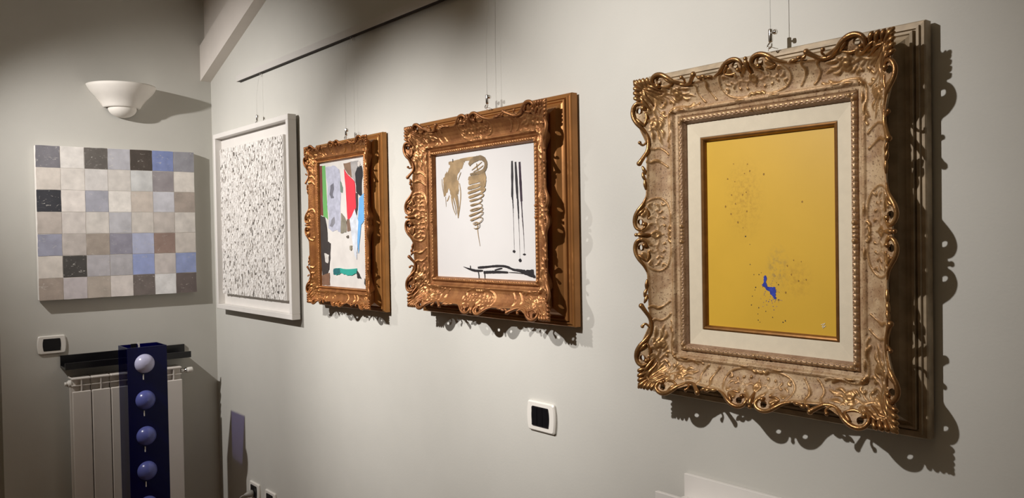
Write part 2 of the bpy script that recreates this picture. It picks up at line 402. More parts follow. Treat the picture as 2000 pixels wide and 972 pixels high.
# outlines of the painted marks, in metres on the wall
M = {'blk':[[(2.4746,1.7537),(2.4744,1.7091),(2.4729,1.6527)],[(2.4897,1.7499),(2.4925,1.7016),(2.4956,1.6485)],[(2.5073,1.7485),(2.5095,1.7005),(2.5128,1.6397)]],'dry':[[(2.4734,1.6543),(2.475,1.6348),(2.4768,1.6089)],[(2.476,1.6535),(2.4766,1.638),(2.4777,1.6218)],[(2.4768,1.6106),(2.4776,1.5637),(2.4781,1.5071)],[(2.4956,1.6501),(2.4973,1.6211),(2.499,1.589)],[(2.4986,1.6483),(2.5003,1.621),(2.5011,1.5922)],[(2.4996,1.5922),(2.5014,1.5473),(2.5027,1.4831)],[(2.5129,1.6413),(2.5149,1.6046),(2.518,1.5726)],[(2.5147,1.6173),(2.5176,1.579),(2.5203,1.5471)],[(2.5185,1.5726),(2.5209,1.5343),(2.5224,1.4961)]],'blob':[(2.4774,1.5016),(2.5035,1.4767),(2.5218,1.4936)],'bot':[[(2.2365,1.4541),(2.2683,1.4476),(2.2985,1.4437),(2.3324,1.4445)],[(2.3084,1.4529),(2.3474,1.4556),(2.3885,1.4589),(2.4285,1.4597),(2.4518,1.4564),(2.4729,1.4508),(2.4957,1.4489),(2.5236,1.4453)],[(2.3361,1.4397),(2.3676,1.4413),(2.4081,1.4425),(2.4495,1.4423)],[(2.3881,1.4474),(2.4043,1.4505),(2.4233,1.4536)],[(2.2719,1.4589),(2.2718,1.4548),(2.2719,1.4502)],[(2.4534,1.4424),(2.486,1.4423),(2.5197,1.4402)]],'fan':[(2.5051,1.4509),(2.52,1.45),(2.5403,1.4514),(2.5589,1.4527),(2.56,1.4415),(2.5673,1.4308),(2.5597,1.4299),(2.5417,1.4339),(2.5215,1.4381),(2.5012,1.446)],'drip':[[(2.3112,1.4404),(2.3136,1.43),(2.314,1.4197)],[(2.3416,1.4365),(2.3422,1.4282),(2.3424,1.4206)]],'mass':[(2.1702,1.7714),(2.208,1.7717),(2.246,1.7706),(2.2547,1.7737),(2.2468,1.7611),(2.2302,1.7478),(2.2156,1.7348),(2.2107,1.7192),(2.2202,1.7058),(2.2171,1.6773),(2.2036,1.6677),(2.1923,1.6606),(2.178,1.6657),(2.173,1.6847),(2.1654,1.6922),(2.1511,1.6721),(2.1396,1.6694),(2.1387,1.7106),(2.1368,1.7237),(2.1482,1.7393),(2.1672,1.7497),(2.1756,1.7633)],'gold':[[(2.1679,1.7703),(2.208,1.7711),(2.2568,1.7755),(2.3093,1.7743)],[(2.2004,1.6717),(2.2093,1.6394),(2.2136,1.6009)],[(2.1798,1.6679),(2.1881,1.6337),(2.2018,1.6101)],[(2.2234,1.7057),(2.2289,1.6736),(2.2222,1.6325),(2.2136,1.6025)],[(2.1692,1.6713),(2.1621,1.6606),(2.1551,1.6544)],[(2.1311,1.7241),(2.1327,1.7011),(2.1419,1.6693)],[(2.1488,1.6693),(2.15,1.6546),(2.1512,1.6376)],[(2.232,1.7385),(2.2241,1.7272),(2.2161,1.7156)],[(2.1891,1.6626),(2.1983,1.6398),(2.2052,1.6139)],[(2.2103,1.6713),(2.2161,1.6455),(2.2185,1.6199)],[(2.1907,1.782),(2.1911,1.7775),(2.1914,1.7717)]],'goldw':[[0.009,0.012,0.01,0.012],[0.014,0.008,0.004],[0.007,0.004,0.002],[0.003,0.004,0.004,0.003],[0.003,0.005,0.003],[0.002,0.003,0.002],[0.001,0.0015,0.001],[0.002,0.003,0.002],[0.005,0.003,0.002],[0.005,0.003,0.002],[0.002,0.0025,0.002]],'ring':[(2.2748,1.7565),(2.2856,1.766),(2.3092,1.7725),(2.3348,1.7735),(2.3537,1.7622),(2.3552,1.7468),(2.3412,1.7341),(2.3131,1.7308),(2.2792,1.7287)],'rfill':[[(2.2875,1.7409),(2.3137,1.7514),(2.337,1.7611)],[(2.2951,1.7351),(2.3237,1.743),(2.3433,1.7508)],[(2.3114,1.7593),(2.3136,1.7468),(2.3184,1.7356)]],'band':[(2.3447,1.7308),(2.3461,1.7108),(2.3405,1.6927),(2.3339,1.6753)],'coil':[(2.34,1.7256),(2.3374,1.7229),(2.3303,1.7202),(2.3197,1.7179),(2.3073,1.7162),(2.2947,1.7152),(2.2839,1.715),(2.2765,1.7154),(2.2735,1.7163),(2.2754,1.7174),(2.2818,1.7185),(2.2918,1.7193),(2.3037,1.7197),(2.3159,1.7196),(2.3267,1.7189),(2.3346,1.7178),(2.3386,1.7164),(2.3383,1.7146),(2.3338,1.7126),(2.3253,1.7104),(2.3141,1.7082),(2.3017,1.7063),(2.2897,1.7048),(2.2799,1.704),(2.2739,1.7037),(2.2726,1.7041),(2.2763,1.7049),(2.2844,1.7059),(2.2959,1.7069),(2.3089,1.7075),(2.3216,1.7076),(2.332,1.7068),(2.3387,1.7052),(2.3407,1.7028),(2.3379,1.7),(2.3303,1.697),(2.3189,1.6941),(2.3054,1.6916),(2.2918,1.6896),(2.28,1.6884),(2.2719,1.6881),(2.2688,1.6885),(2.2713,1.6896),(2.2791,1.6911),(2.2911,1.6928),(2.3056,1.6943),(2.3204,1.6953),(2.3335,1.6956),(2.3432,1.6952),(2.348,1.6939),(2.3471,1.6918),(2.3407,1.6889),(2.3298,1.6855),(2.3158,1.682),(2.3006,1.6788),(2.2865,1.6762),(2.2755,1.6745),(2.2694,1.6739),(2.2692,1.6744),(2.2749,1.6758),(2.2856,1.6779),(2.2999,1.6801),(2.3156,1.6821),(2.3303,1.6834),(2.3421,1.6837),(2.3493,1.6829),(2.3506,1.6807),(2.3457,1.6774),(2.3357,1.6734),(2.3222,1.6694),(2.307,1.6657),(2.2923,1.6627),(2.2804,1.6609),(2.2728,1.6604),(2.2706,1.661),(2.2741,1.6625),(2.2826,1.6645),(2.2946,1.6665),(2.3083,1.6682),(2.3217,1.6691),(2.3329,1.669),(2.3403,1.6678),(2.3432,1.6657),(2.3411,1.6629),(2.3344,1.6597),(2.3242,1.6565),(2.3118,1.6535),(2.299,1.6512),(2.2877,1.6498),(2.2795,1.6492),(2.2755,1.6496),(2.2762,1.6506),(2.2814,1.652),(2.2903,1.6535),(2.3014,1.6547),(2.313,1.6552),(2.3234,1.655),(2.3312,1.654),(2.3354,1.6522),(2.3355,1.6498),(2.3318,1.6469),(2.3245,1.6438),(2.3147,1.6408),(2.3039,1.6384),(2.2935,1.6367),(2.2852,1.6359),(2.2802,1.636),(2.2792,1.6369),(2.2824,1.6382),(2.2892,1.6397),(2.2986,1.6409),(2.3092,1.6415),(2.3195,1.6413),(2.3281,1.6401),(2.3338,1.6379),(2.3358,1.635),(2.3342,1.6319),(2.3288,1.6288),(2.3204,1.6258),(2.3099,1.6233),(2.2989,1.6215),(2.2889,1.6205),(2.2815,1.6204),(2.2777,1.6211),(2.2784,1.6224),(2.2834,1.6241),(2.292,1.626),(2.3031,1.6275),(2.3149,1.6286),(2.3258,1.6288),(2.3341,1.6281),(2.3386,1.6265),(2.3386,1.6239),(2.3339,1.6206),(2.3253,1.6169),(2.3138,1.6133),(2.3011,1.61),(2.289,1.6075),(2.2793,1.606),(2.2734,1.6056),(2.2724,1.6063),(2.2762,1.608),(2.2845,1.6102),(2.296,1.6126),(2.3089,1.6148),(2.3213,1.6162),(2.3316,1.6167),(2.3382,1.6161),(2.3402,1.6142),(2.3372,1.6107),(2.3299,1.6065),(2.3195,1.6021),(2.3076,1.5981),(2.296,1.5948),(2.2864,1.5928),(2.2802,1.5921),(2.2783,1.5926),(2.2808,1.5942),(2.2874,1.5963),(2.2969,1.5985),(2.3079,1.6002),(2.3188,1.6011),(2.3281,1.6008),(2.3346,1.5993),(2.3376,1.5967),(2.3364,1.5933),(2.3315,1.5895),(2.324,1.5858),(2.3149,1.5827),(2.3055,1.5804),(2.2972,1.5792),(2.2953,1.5798),(2.2926,1.5808),(2.2925,1.5824),(2.2948,1.5842),(2.2991,1.5857),(2.3046,1.5866),(2.3105,1.5867),(2.3158,1.5857),(2.3198,1.5837),(2.322,1.5809),(2.3222,1.5776),(2.3212,1.5746),(2.3182,1.5719),(2.3138,1.5699),(2.3086,1.5685),(2.3036,1.568),(2.2993,1.5682),(2.2967,1.5689),(2.2961,1.57)],'tail':[(2.3098,1.586),(2.3119,1.5549),(2.3211,1.5162)],'collage':{'redbrown':[(1.2923,1.8276),(1.3209,1.8255),(1.3218,1.6331),(1.2976,1.635)],'green':[(1.3209,1.8255),(1.3463,1.8249),(1.3604,1.6165),(1.3232,1.6317)],'lilac':[(1.3488,1.8182),(1.3849,1.8181),(1.4178,1.8195),(1.4442,1.8087),(1.4611,1.8),(1.4689,1.7656),(1.469,1.7092),(1.4634,1.6718),(1.4633,1.609),(1.4587,1.5663),(1.4365,1.5767),(1.3983,1.5709),(1.3631,1.5842),(1.3705,1.624),(1.3562,1.676),(1.3647,1.7399),(1.3531,1.7921)],'smoke':[(1.3871,1.7451),(1.4121,1.7552),(1.4165,1.7308),(1.4047,1.7123),(1.415,1.6978),(1.3903,1.6964),(1.3774,1.7136)],'smoke2':[(1.3894,1.6158),(1.4145,1.6267),(1.4189,1.6037),(1.3936,1.5876),(1.3746,1.5931)],'brown':[(1.4937,1.8213),(1.5567,1.8239),(1.5567,1.7651),(1.5293,1.7779),(1.5031,1.7995)],'red':[(1.4992,1.7998),(1.5267,1.7769),(1.5762,1.7498),(1.5818,1.7038),(1.5847,1.6562),(1.5491,1.6157),(1.5184,1.6146),(1.5105,1.701)],'photo':[(1.5492,1.8245),(1.6042,1.8238),(1.5932,1.7397),(1.5567,1.7651)],'figure':[(1.5956,1.7954),(1.6058,1.8031),(1.6279,1.8039),(1.6366,1.7792),(1.6276,1.7377),(1.6282,1.6944),(1.6088,1.6989),(1.5871,1.7121),(1.5848,1.7463),(1.5824,1.7769)],'face':[(1.6015,1.818),(1.6164,1.8204),(1.6208,1.8092),(1.613,1.799),(1.6009,1.8047)],'blue':[(1.6084,1.6892),(1.6518,1.7076),(1.6535,1.6035),(1.6367,1.605),(1.6191,1.5934),(1.6043,1.533),(1.5951,1.4892),(1.59,1.5452),(1.5963,1.606)],'brown2':[(1.5119,1.6141),(1.5505,1.6193),(1.546,1.5726),(1.5126,1.5706)],'pale':[(1.5351,1.6148),(1.5745,1.6504),(1.5999,1.6047),(1.5895,1.533),(1.5818,1.4671),(1.565,1.4841),(1.5499,1.5455)],'olive':[(1.4686,1.639),(1.4916,1.6258),(1.509,1.6067),(1.5047,1.567),(1.4626,1.5638)],'olive2':[(1.466,1.7595),(1.4859,1.7334),(1.4824,1.7136),(1.4668,1.7181)],'darkphoto':[(1.3005,1.635),(1.337,1.6262),(1.352,1.5857),(1.3552,1.534),(1.3798,1.5262),(1.3745,1.4696),(1.3643,1.4282),(1.3349,1.3964),(1.3094,1.3983),(1.2991,1.4818)],'brown3':[(1.3039,1.402),(1.3664,1.4141),(1.3671,1.3676),(1.3051,1.3654)],'whitetorn':[(1.3278,1.4886),(1.3668,1.4824),(1.357,1.45),(1.3348,1.4562)],'teal':[(1.4029,1.4303),(1.4516,1.4339),(1.522,1.4316),(1.5804,1.4353),(1.5847,1.4183),(1.5402,1.4085),(1.5081,1.4076),(1.4693,1.4154),(1.4344,1.4094),(1.3992,1.4085)],'teal2':[(1.4029,1.4303),(1.4516,1.4339),(1.4561,1.4163),(1.4344,1.4094),(1.3992,1.4085)],'dark2':[(1.5801,1.4268),(1.5994,1.4138),(1.611,1.3983),(1.5839,1.4)],'dark3':[(1.6379,1.4004),(1.6475,1.3995),(1.6464,1.3706),(1.6348,1.3822)],'hole':[(1.5334,1.5172),(1.5437,1.5184),(1.5483,1.5086),(1.5429,1.4999),(1.5328,1.5024)],'hole2':[(1.5093,1.5533),(1.5223,1.5556),(1.5245,1.5469),(1.5115,1.5458)],'slit':[(1.5743,1.7042),(1.5994,1.7103),(1.5944,1.6485),(1.5832,1.6185),(1.577,1.6491)]},'col_open':[(1.2879,1.8259),(1.6447,1.8296),(1.6556,1.3619),(1.2946,1.3571)],'blueA':[(3.2694,1.4574),(3.2755,1.4607),(3.279,1.4525),(3.2753,1.4451),(3.2799,1.4338),(3.2918,1.4332),(3.3023,1.4326),(3.3045,1.4234),(3.302,1.412),(3.3043,1.4049),(3.2984,1.4036),(3.2915,1.4135),(3.2857,1.4226),(3.275,1.4284),(3.2691,1.4344),(3.2667,1.4312),(3.2656,1.4385),(3.2705,1.446)],'specks':[(3.2015,1.6906),(3.236,1.6875),(3.2414,1.6729),(3.2753,1.6638),(3.2041,1.653),(3.196,1.625),(3.2233,1.6243),(3.2321,1.6291),(3.1801,1.6009),(3.1941,1.5847),(3.2053,1.6058),(3.2334,1.5889),(3.2111,1.5666),(3.2235,1.5546),(3.3619,1.6037),(3.3415,1.4881),(3.3582,1.4858),(3.3271,1.4767),(3.336,1.4592),(3.3516,1.447),(3.3688,1.4501),(3.323,1.4232),(3.2283,1.6685),(3.1862,1.6595)],'dark':[(3.2762,1.3821),(3.2921,1.3706),(3.3211,1.3659),(3.3159,1.3625),(3.262,1.3587),(3.2574,1.3757),(3.2445,1.4119),(3.2417,1.3932),(3.2488,1.4569),(3.2527,1.4307),(3.2594,1.3889),(3.2508,1.4253),(3.2398,1.4778),(3.2295,1.537),(3.2578,1.3626),(3.2398,1.52),(3.2665,1.4615),(3.261,1.4572),(3.3066,1.4071),(3.3065,1.4379),(3.3024,1.4418)],'sig':[(3.3997,1.3635),(3.4083,1.3671),(3.4018,1.3597),(3.4093,1.3623),(3.4028,1.3569),(3.4061,1.366)],'smudge':[(3.2921,1.458),(3.3041,1.4789),(3.2276,1.6209),(3.3439,1.4594)]}
# ------------------------------------------------------------------ room shell
# long wall: y = 0; end wall: x = 0; the room lies at x > 0, y < 0
struct(MB().box(-0.10, 6.6, 0.0, 0.12, 0, 4.2).build('wall_right', M_wall))
struct(MB().box(-0.12, 0.0, -0.955, 0.0, 0, 4.2).build('wall_left', M_wall))
struct(MB().box(-0.80, 6.6, -3.42, -3.30, 0, 4.2).build('wall_front', M_wall))
struct(MB().box(6.5, 6.62, -3.3, 0.0, 0, 4.2).build('wall_back', M_wall))
struct(MB().box(-0.92, -0.80, -3.3, -0.9, 0, 4.2).build('wall_passage', M_wall))
struct(MB().box(-0.80, -0.12, -0.955, -0.85, 0, 4.2).build('wall_return', M_wall))
struct(MB().box(-0.92, 6.62, -3.42, 0.12, -0.1, 0.0).build('floor', M_floor))
mb = MB()
Vc = [(-.92, 2.78), (0.0, 2.78), (3.2, 3.90), (6.62, 3.90), (6.62, 4.0), (3.2, 4.0), (0, 2.9), (-.92, 2.9)]
mb.prism(Vc, 0.12, -3.42)
struct(mb.build('ceiling', M_ceil))
# rafter lying against the long wall, rising from the corner with the roof
sl = math.tan(math.radians(19.6))
z0 = 2.352
mb = MB()
mb.prism([(0, z0), (2.6, z0 + 2.6 * sl), (2.6, z0 + 2.6 * sl + .178), (0, z0 + .178)], 0.0, -0.052)
struct(mb.build('trim_1', M_trim))
mb = MB()
mb.prism([(0, z0 + .178), (2.6, z0 + 2.6 * sl + .178), (2.6, z0 + 2.6 * sl + .42), (0, z0 + .42)], 0.0, -0.027)
struct(mb.build('trim_2', M_trim))

# ------------------------------------------------------------------ picture rail
RZ = 2.290
M_rail = mat('rail_paint', (0.60, 0.575, 0.54), .6, var=.03, scale=9)
rail = thing('picture_rail', (0.397, 0, RZ), 'long thin white picture rail fixed high on the right wall', 'rail')
MB().bbox(0, 3.75, -0.0205, -0.0005, 0.008, 0.030, .0015).build('rail_body', M_rail, rail)
MB().box(0, 3.75, -0.0225, -0.0205, 0.0015, 0.029).build('front_lip', M_rail, rail)
MB().box(0.001, 3.749, -0.0204, -0.0006, 0.0015, 0.0079).build('groove_shade_strip', M_groove_shade, rail)  # solid dark filler painting the shade inside the open channel

# ------------------------------------------------------------------ hanging wires with hooks
def hanger(x, z_hook, y, label, frame_top):
    t = thing('hanging_wire', (x, y, z_hook), label, 'hanging wire', 'clear hanging wires on the picture rail')
    MB().tube([(0, 0, .012), (0, 0, (RZ - z_hook) * .5), (0, .5 * (-.011 - y), RZ - z_hook - .03), (0, -.011 - y, RZ - z_hook + .003)], .0006, 6).build('wire', M_clear, t)
    MB().lathe([(0, .014), (.0042, .0135), (.0046, .012), (.0046, -.010), (.0034, -.013), (0, -.0135)], (0, 0, 0), n=14).build('clamp', M_chrome, t)
    MB().tube([(.003, 0, .006), (.011, -.001, .006)], .0022, 8).lathe([(0, .0085), (.0048, .0085), (.0052, .0095), (.0052, .0135), (.0045, .0145), (0, .0145)], (0, -.001, .006), n=12, axis='x').build('thumb_screw', M_chrome, t)
    h = frame_top - z_hook
    MB().tube(crv([(0, 0, -.012), (-.003, -.003, -.017), (-.003, -.006, -.022), (.001, -.006, -.026), (.004, -.003, -.022), (.003, 0, -.016)], 4), .0016, 6).build('hook', M_chrome, t)
    MB().tube([(-.011, .008, h), (0, -.004, -.022), (.012, .008, h)], .0008, 6, False).build('loop_wire', M_chrome, t)
    MB().tube([(0, -.007 - y, RZ - z_hook - .012), (0, -.0045 - y, RZ - z_hook + .002)], .002, 6).build('rail_glider', M_plast, t)


hanger(3.298, 1.941, -.045, 'clear wire with small chrome hook holding the yellow painting', 1.914)
hanger(2.356, 1.941, -.042, 'clear wire with small chrome hook above the gold and black brushwork painting', 1.913)
hanger(1.500, 1.937, -.040, 'clear wire with small chrome hook above the torn paper collage', 1.912)
hanger(0.655, 2.090, -.030, 'clear wire above the white framed speckled relief', 2.062)

# ------------------------------------------------------------------ wall sconce on the end wall
sc = thing('wall_sconce', (0, -0.430, 2.13), 'white plaster half bowl wall lamp with small globe underneath', 'lamp')
prof = [(.0, .072), (.085, .078), (.118, .112), (.138, .150), (.148, .155), (.154, .158), (.155, .153), (.150, .142), (.138, .124), (.121, .106), (.104, .090), (.093, .076), (.086, .064), (.083, .056), (.080, .052), (.070, .052)]
MB().lathe(prof, (0.001, 0, 0), -math.pi / 2, math.pi / 2, 48).build('bowl', M_plaster, sc)
glp = [(.066 * math.sin(t), .052 - .052 * (1 - math.cos(t)) * 1.0 - 0.0) for t in np.linspace(.02, math.pi / 2, 12)]
glp = [(.064 * math.cos(t), .044 - .044 * math.sin(t) + .006) for t in np.linspace(-.25, math.pi / 2 - .01, 14)]
MB().lathe(glp, (0.012, 0, 0), -math.pi / 2, math.pi / 2, 40).build('globe', M_plaster, sc)
mb = MB()
mb.prism([(-.150, .150), (.150, .150), (.083, .056), (-.083, .056)], 0.0005, .006, 'yz')
mb.build('back_plate', M_plaster, sc)

# ------------------------------------------------------------------ patchwork canvas on the end wall
cv = thing('patchwork_canvas', (0, -0.456, 1.286), 'square canvas patchwork of grey, cream, blue and brown squares', 'painting')
M_canvas = mat('primed_canvas', (0.72, 0.69, 0.64), .8, var=.04, scale=40, bump=.25, bscale=900)
MB().bbox(.004, .0342, -.350, .350, 0, .700, .003).build('stretched_canvas', M_canvas, cv)


def patch_material():
    m = bpy.data.materials.new('patch_paint')
    m.use_nodes = True
    nt = m.node_tree
    N = nt.nodes.new
    L = nt.links.new
    b = nt.nodes['Principled BSDF']
    b.inputs['Roughness'].default_value = .7
    oi = N('ShaderNodeObjectInfo')
    tc = N('ShaderNodeTexCoord')
    mu = N('ShaderNodeMath')
    mu.operation = 'MULTIPLY'
    mu.inputs[1].default_value = 57.0
    L(oi.outputs['Random'], mu.inputs[0])
    ad = N('ShaderNodeVectorMath')
    ad.operation = 'ADD'
    L(tc.outputs['Object'], ad.inputs[0])
    L(mu.outputs[0], ad.inputs[1])
    n = N('ShaderNodeTexNoise')
    n.inputs['Scale'].default_value = 22
    n.inputs['Detail'].default_value = 5
    L(ad.outputs[0], n.inputs['Vector'])
    mr = N('ShaderNodeMapRange')
    mr.inputs['From Min'].default_value = .3
    mr.inputs['From Max'].default_value = .7
    mr.inputs['To Min'].default_value = .86
    mr.inputs['To Max'].default_value = 1.13
    L(n.outputs['Fac'], mr.inputs['Value'])
    mx = N('ShaderNodeMix')
    mx.data_type = 'RGBA'
    mx.blend_type = 'MULTIPLY'
    mx.inputs['Factor'].default_value = 1
    L(oi.outputs['Color'], mx.inputs['A'])
    L(mr.outputs[0], mx.inputs['B'])
    # scuffs where the pale ground shows through
    mp = N('ShaderNodeMapping')
    mp.inputs['Scale'].default_value = (1, 26, 60)
    L(ad.outputs[0], mp.inputs['Vector'])
    n2 = N('ShaderNodeTexNoise')
    n2.inputs['Scale'].default_value = 1.6
    n2.inputs['Detail'].default_value = 3
    n2.inputs['Distortion'].default_value = 1.4
    L(mp.outputs[0], n2.inputs['Vector'])
    r = N('ShaderNodeValToRGB')
    r.color_ramp.elements[0].position = .64
    r.color_ramp.elements[1].position = .71
    r.color_ramp.elements[1].color = (.55, .55, .55, 1)
    L(n2.outputs['Fac'], r.inputs['Fac'])
    m2 = N('ShaderNodeMix')
    m2.data_type = 'RGBA'
    L(r.outputs['Color'], m2.inputs['Factor'])
    L(mx.outputs['Result'], m2.inputs['A'])
    m2.inputs['B'].default_value = (.68, .65, .60, 1)
    L(m2.outputs['Result'], b.inputs['Base Color'])
    return m


M_patch = patch_material()
pvar = []
for k in range(7):
    poly = []
    hs = .0494
    nn = 4
    for side in range(4):
        for i in range(nn):
            u = -hs + 2 * hs * i / nn
            j = hs + random.uniform(-.0012, .0004)
            if i == 0:
                p = (-hs + random.uniform(0, .0008), -hs + random.uniform(0, .0008))
            else:
                p = (u, -j)
            for _ in range(side):
                p = (-p[1], p[0])
            poly.append(p)
    mb = MB()
    mb.prism(poly, 0.0, 0.0011, 'yz')
    me = mb.mesh('patch')
    me.materials.append(M_patch)
    pvar.append(me)
PC = [[(110, 108, 115), (205, 200, 193), (92, 86, 80), (170, 170, 178), (72, 62, 54), (112, 130, 186), (140, 140, 150)],
      [(192, 182, 170), (196, 189, 180), (190, 186, 182), (192, 186, 178), (185, 187, 186), (138, 131, 135), (205, 198, 188)],
      [(48, 49, 56), (198, 190, 182), (144, 145, 158), (203, 198, 190), (180, 168, 155), (180, 181, 190), (156, 142, 130)],
      [(163, 152, 142), (180, 172, 165), (182, 176, 168), (162, 162, 168), (182, 175, 166), (172, 163, 155), (188, 182, 174)],
      [(128, 130, 150), (162, 153, 146), (142, 129, 116), (124, 122, 138), (148, 155, 184), (134, 108, 96), (178, 170, 161)],
      [(178, 170, 160), (60, 57, 54), (150, 147, 152), (150, 148, 153), (122, 138, 188), (172, 164, 160), (122, 138, 186)],
      [(142, 127, 114), (164, 156, 158), (152, 140, 127), (182, 174, 168), (98, 88, 83), (210, 202, 192), (92, 80, 76)]]
def lin(c):
    c = c / 255
    return c / 12.92 if c < .04045 else ((c + .055) / 1.055) ** 2.4
for r in range(7):
    for c in range(7):
        o = link(bpy.data.objects.new('patch', pvar[(r * 3 + c * 5 + r * c) % 7]))
        o.parent = cv
        o.location = (.0342, -.350 + .05 + .1 * c, .700 - .05 - .1 * r)
        g = 1.30 + .06 * r
        cc = [lin(v) * g for v in PC[r][c]]
        lum = .3 * cc[0] + .6 * cc[1] + .1 * cc[2]
        o.color = (*[min(.85, .72 * v + .28 * lum) for v in cc], 1)

# ------------------------------------------------------------------ white box frame with speckled relief
bx = thing('framed_relief', (0.580, 0, 1.208), 'white box frame holding a pale relief of tiny speckled chips', 'artwork')
W2, H2 = .434, .857
fw = .023
for nm, (a, b_, c, d) in {'t': (-W2, W2, H2 - fw, H2), 'b': (-W2, W2, 0, fw), 'l': (-W2, -W2 + fw, fw, H2 - fw), 'r': (W2 - fw, W2, fw, H2 - fw)}.items():
    MB().bbox(a, b_, -.048, -.010, c, d, .0015).build('frame_rail', M_white, bx)
MB().box(-W2 + .004, W2 - .004, -.0145, -.0105, .004, H2 - .004).build('backing_board', M_white, bx)
MB().bbox(-.375, .357, -.036, -.022, .075, .780, .002).build('panel', M_white, bx)
MB().box(-.30, .29, -.022, -.0146, .12, .73).build('spacer', M_white, bx)
mb = MB()
chipcol = []
for iz in range(58):
    for ix in range(50):
        x = -.370 + .722 * (ix + .5) / 50 + random.uniform(-.004, .004)
        z = .080 + .695 * (iz + .5) / 58 + random.uniform(-.003, .003)
        w, h = random.uniform(.0036, .0066), random.uniform(.0055, .0095)
        ax, az, ro = random.gauss(0, .12), random.gauss(0, .16), random.gauss(0, .13)
        dk = random.random() < .17
        th = .0015 if dk else random.uniform(.0012, .003)
        if dk:
            w *= .62
        P = []
        for yy in (0, -1):
            for sx, sz in ((-1, -1), (1, -1), (1, 1), (-1, 1)):
                px, pz = sx * w, sz * h
                qx = px * math.cos(ro) - pz * math.sin(ro)
                qz = px * math.sin(ro) + pz * math.cos(ro)
                P.append((min(.356, max(-.374, x + qx)), -.0362 + (-(th + px * math.tan(az) * .5 + pz * math.tan(ax) * .5) if yy else .001), min(.779, max(.076, z + qz))))
        mb.add(P, [(4, 5, 6, 7), (0, 1, 5, 4), (1, 2, 6, 5), (2, 3, 7, 6), (3, 0, 4, 7)])
        g = random.uniform(.12, .42) if dk else random.uniform(.76, .86)
        chipcol += [(g, g * (.90 if dk else .965), g * (.80 if dk else .92), 1)] * 5
M_chip = mat('paper_chips', (0.75, 0.72, 0.68), .8)
chips = mb.build('paper_chips', M_chip, bx)
chips['kind'] = 'stuff'
ca = chips.data.color_attributes.new('tint', 'FLOAT_COLOR', 'CORNER')
flat = []
for pi, pl in enumerate(chips.data.polygons):
    flat += list(chipcol[pi]) * pl.loop_total
ca.data.foreach_set('color', flat)
nt = M_chip.node_tree
at = nt.nodes.new('ShaderNodeAttribute')
at.attribute_name = 'tint'
nt.links.new(at.outputs['Color'], nt.nodes['Principled BSDF'].inputs['Base Color'])

# ------------------------------------------------------------------ carved swept frames
def smooth_table(pts, n=400, width=9):
    p = np.array(pts, float)
    x = np.linspace(p[0, 0], p[-1, 0], n)
    y = np.interp(x, p[:, 0], p[:, 1])
    k = np.hanning(width + 2)[1:-1]
    k /= k.sum()
    yp = np.pad(y, width // 2, mode='edge')
    return x, np.convolve(yp, k, 'valid')


COVE = smooth_table([(-6, 100), (0, 100), (8, 99), (16, 95), (26, 86), (38, 75), (50, 68), (62, 64.5), (72, 64), (74, 67), (78, 68), (81, 66), (82.5, 60), (90, 58.5), (91, 52), (94, 50)], 500, 9)
SIGHT = smooth_table([(88, 46), (89.5, 52), (91.5, 58), (95, 61), (101, 61.5), (103.5, 59), (104.5, 55), (107, 51), (107.2, 40)], 300, 7)

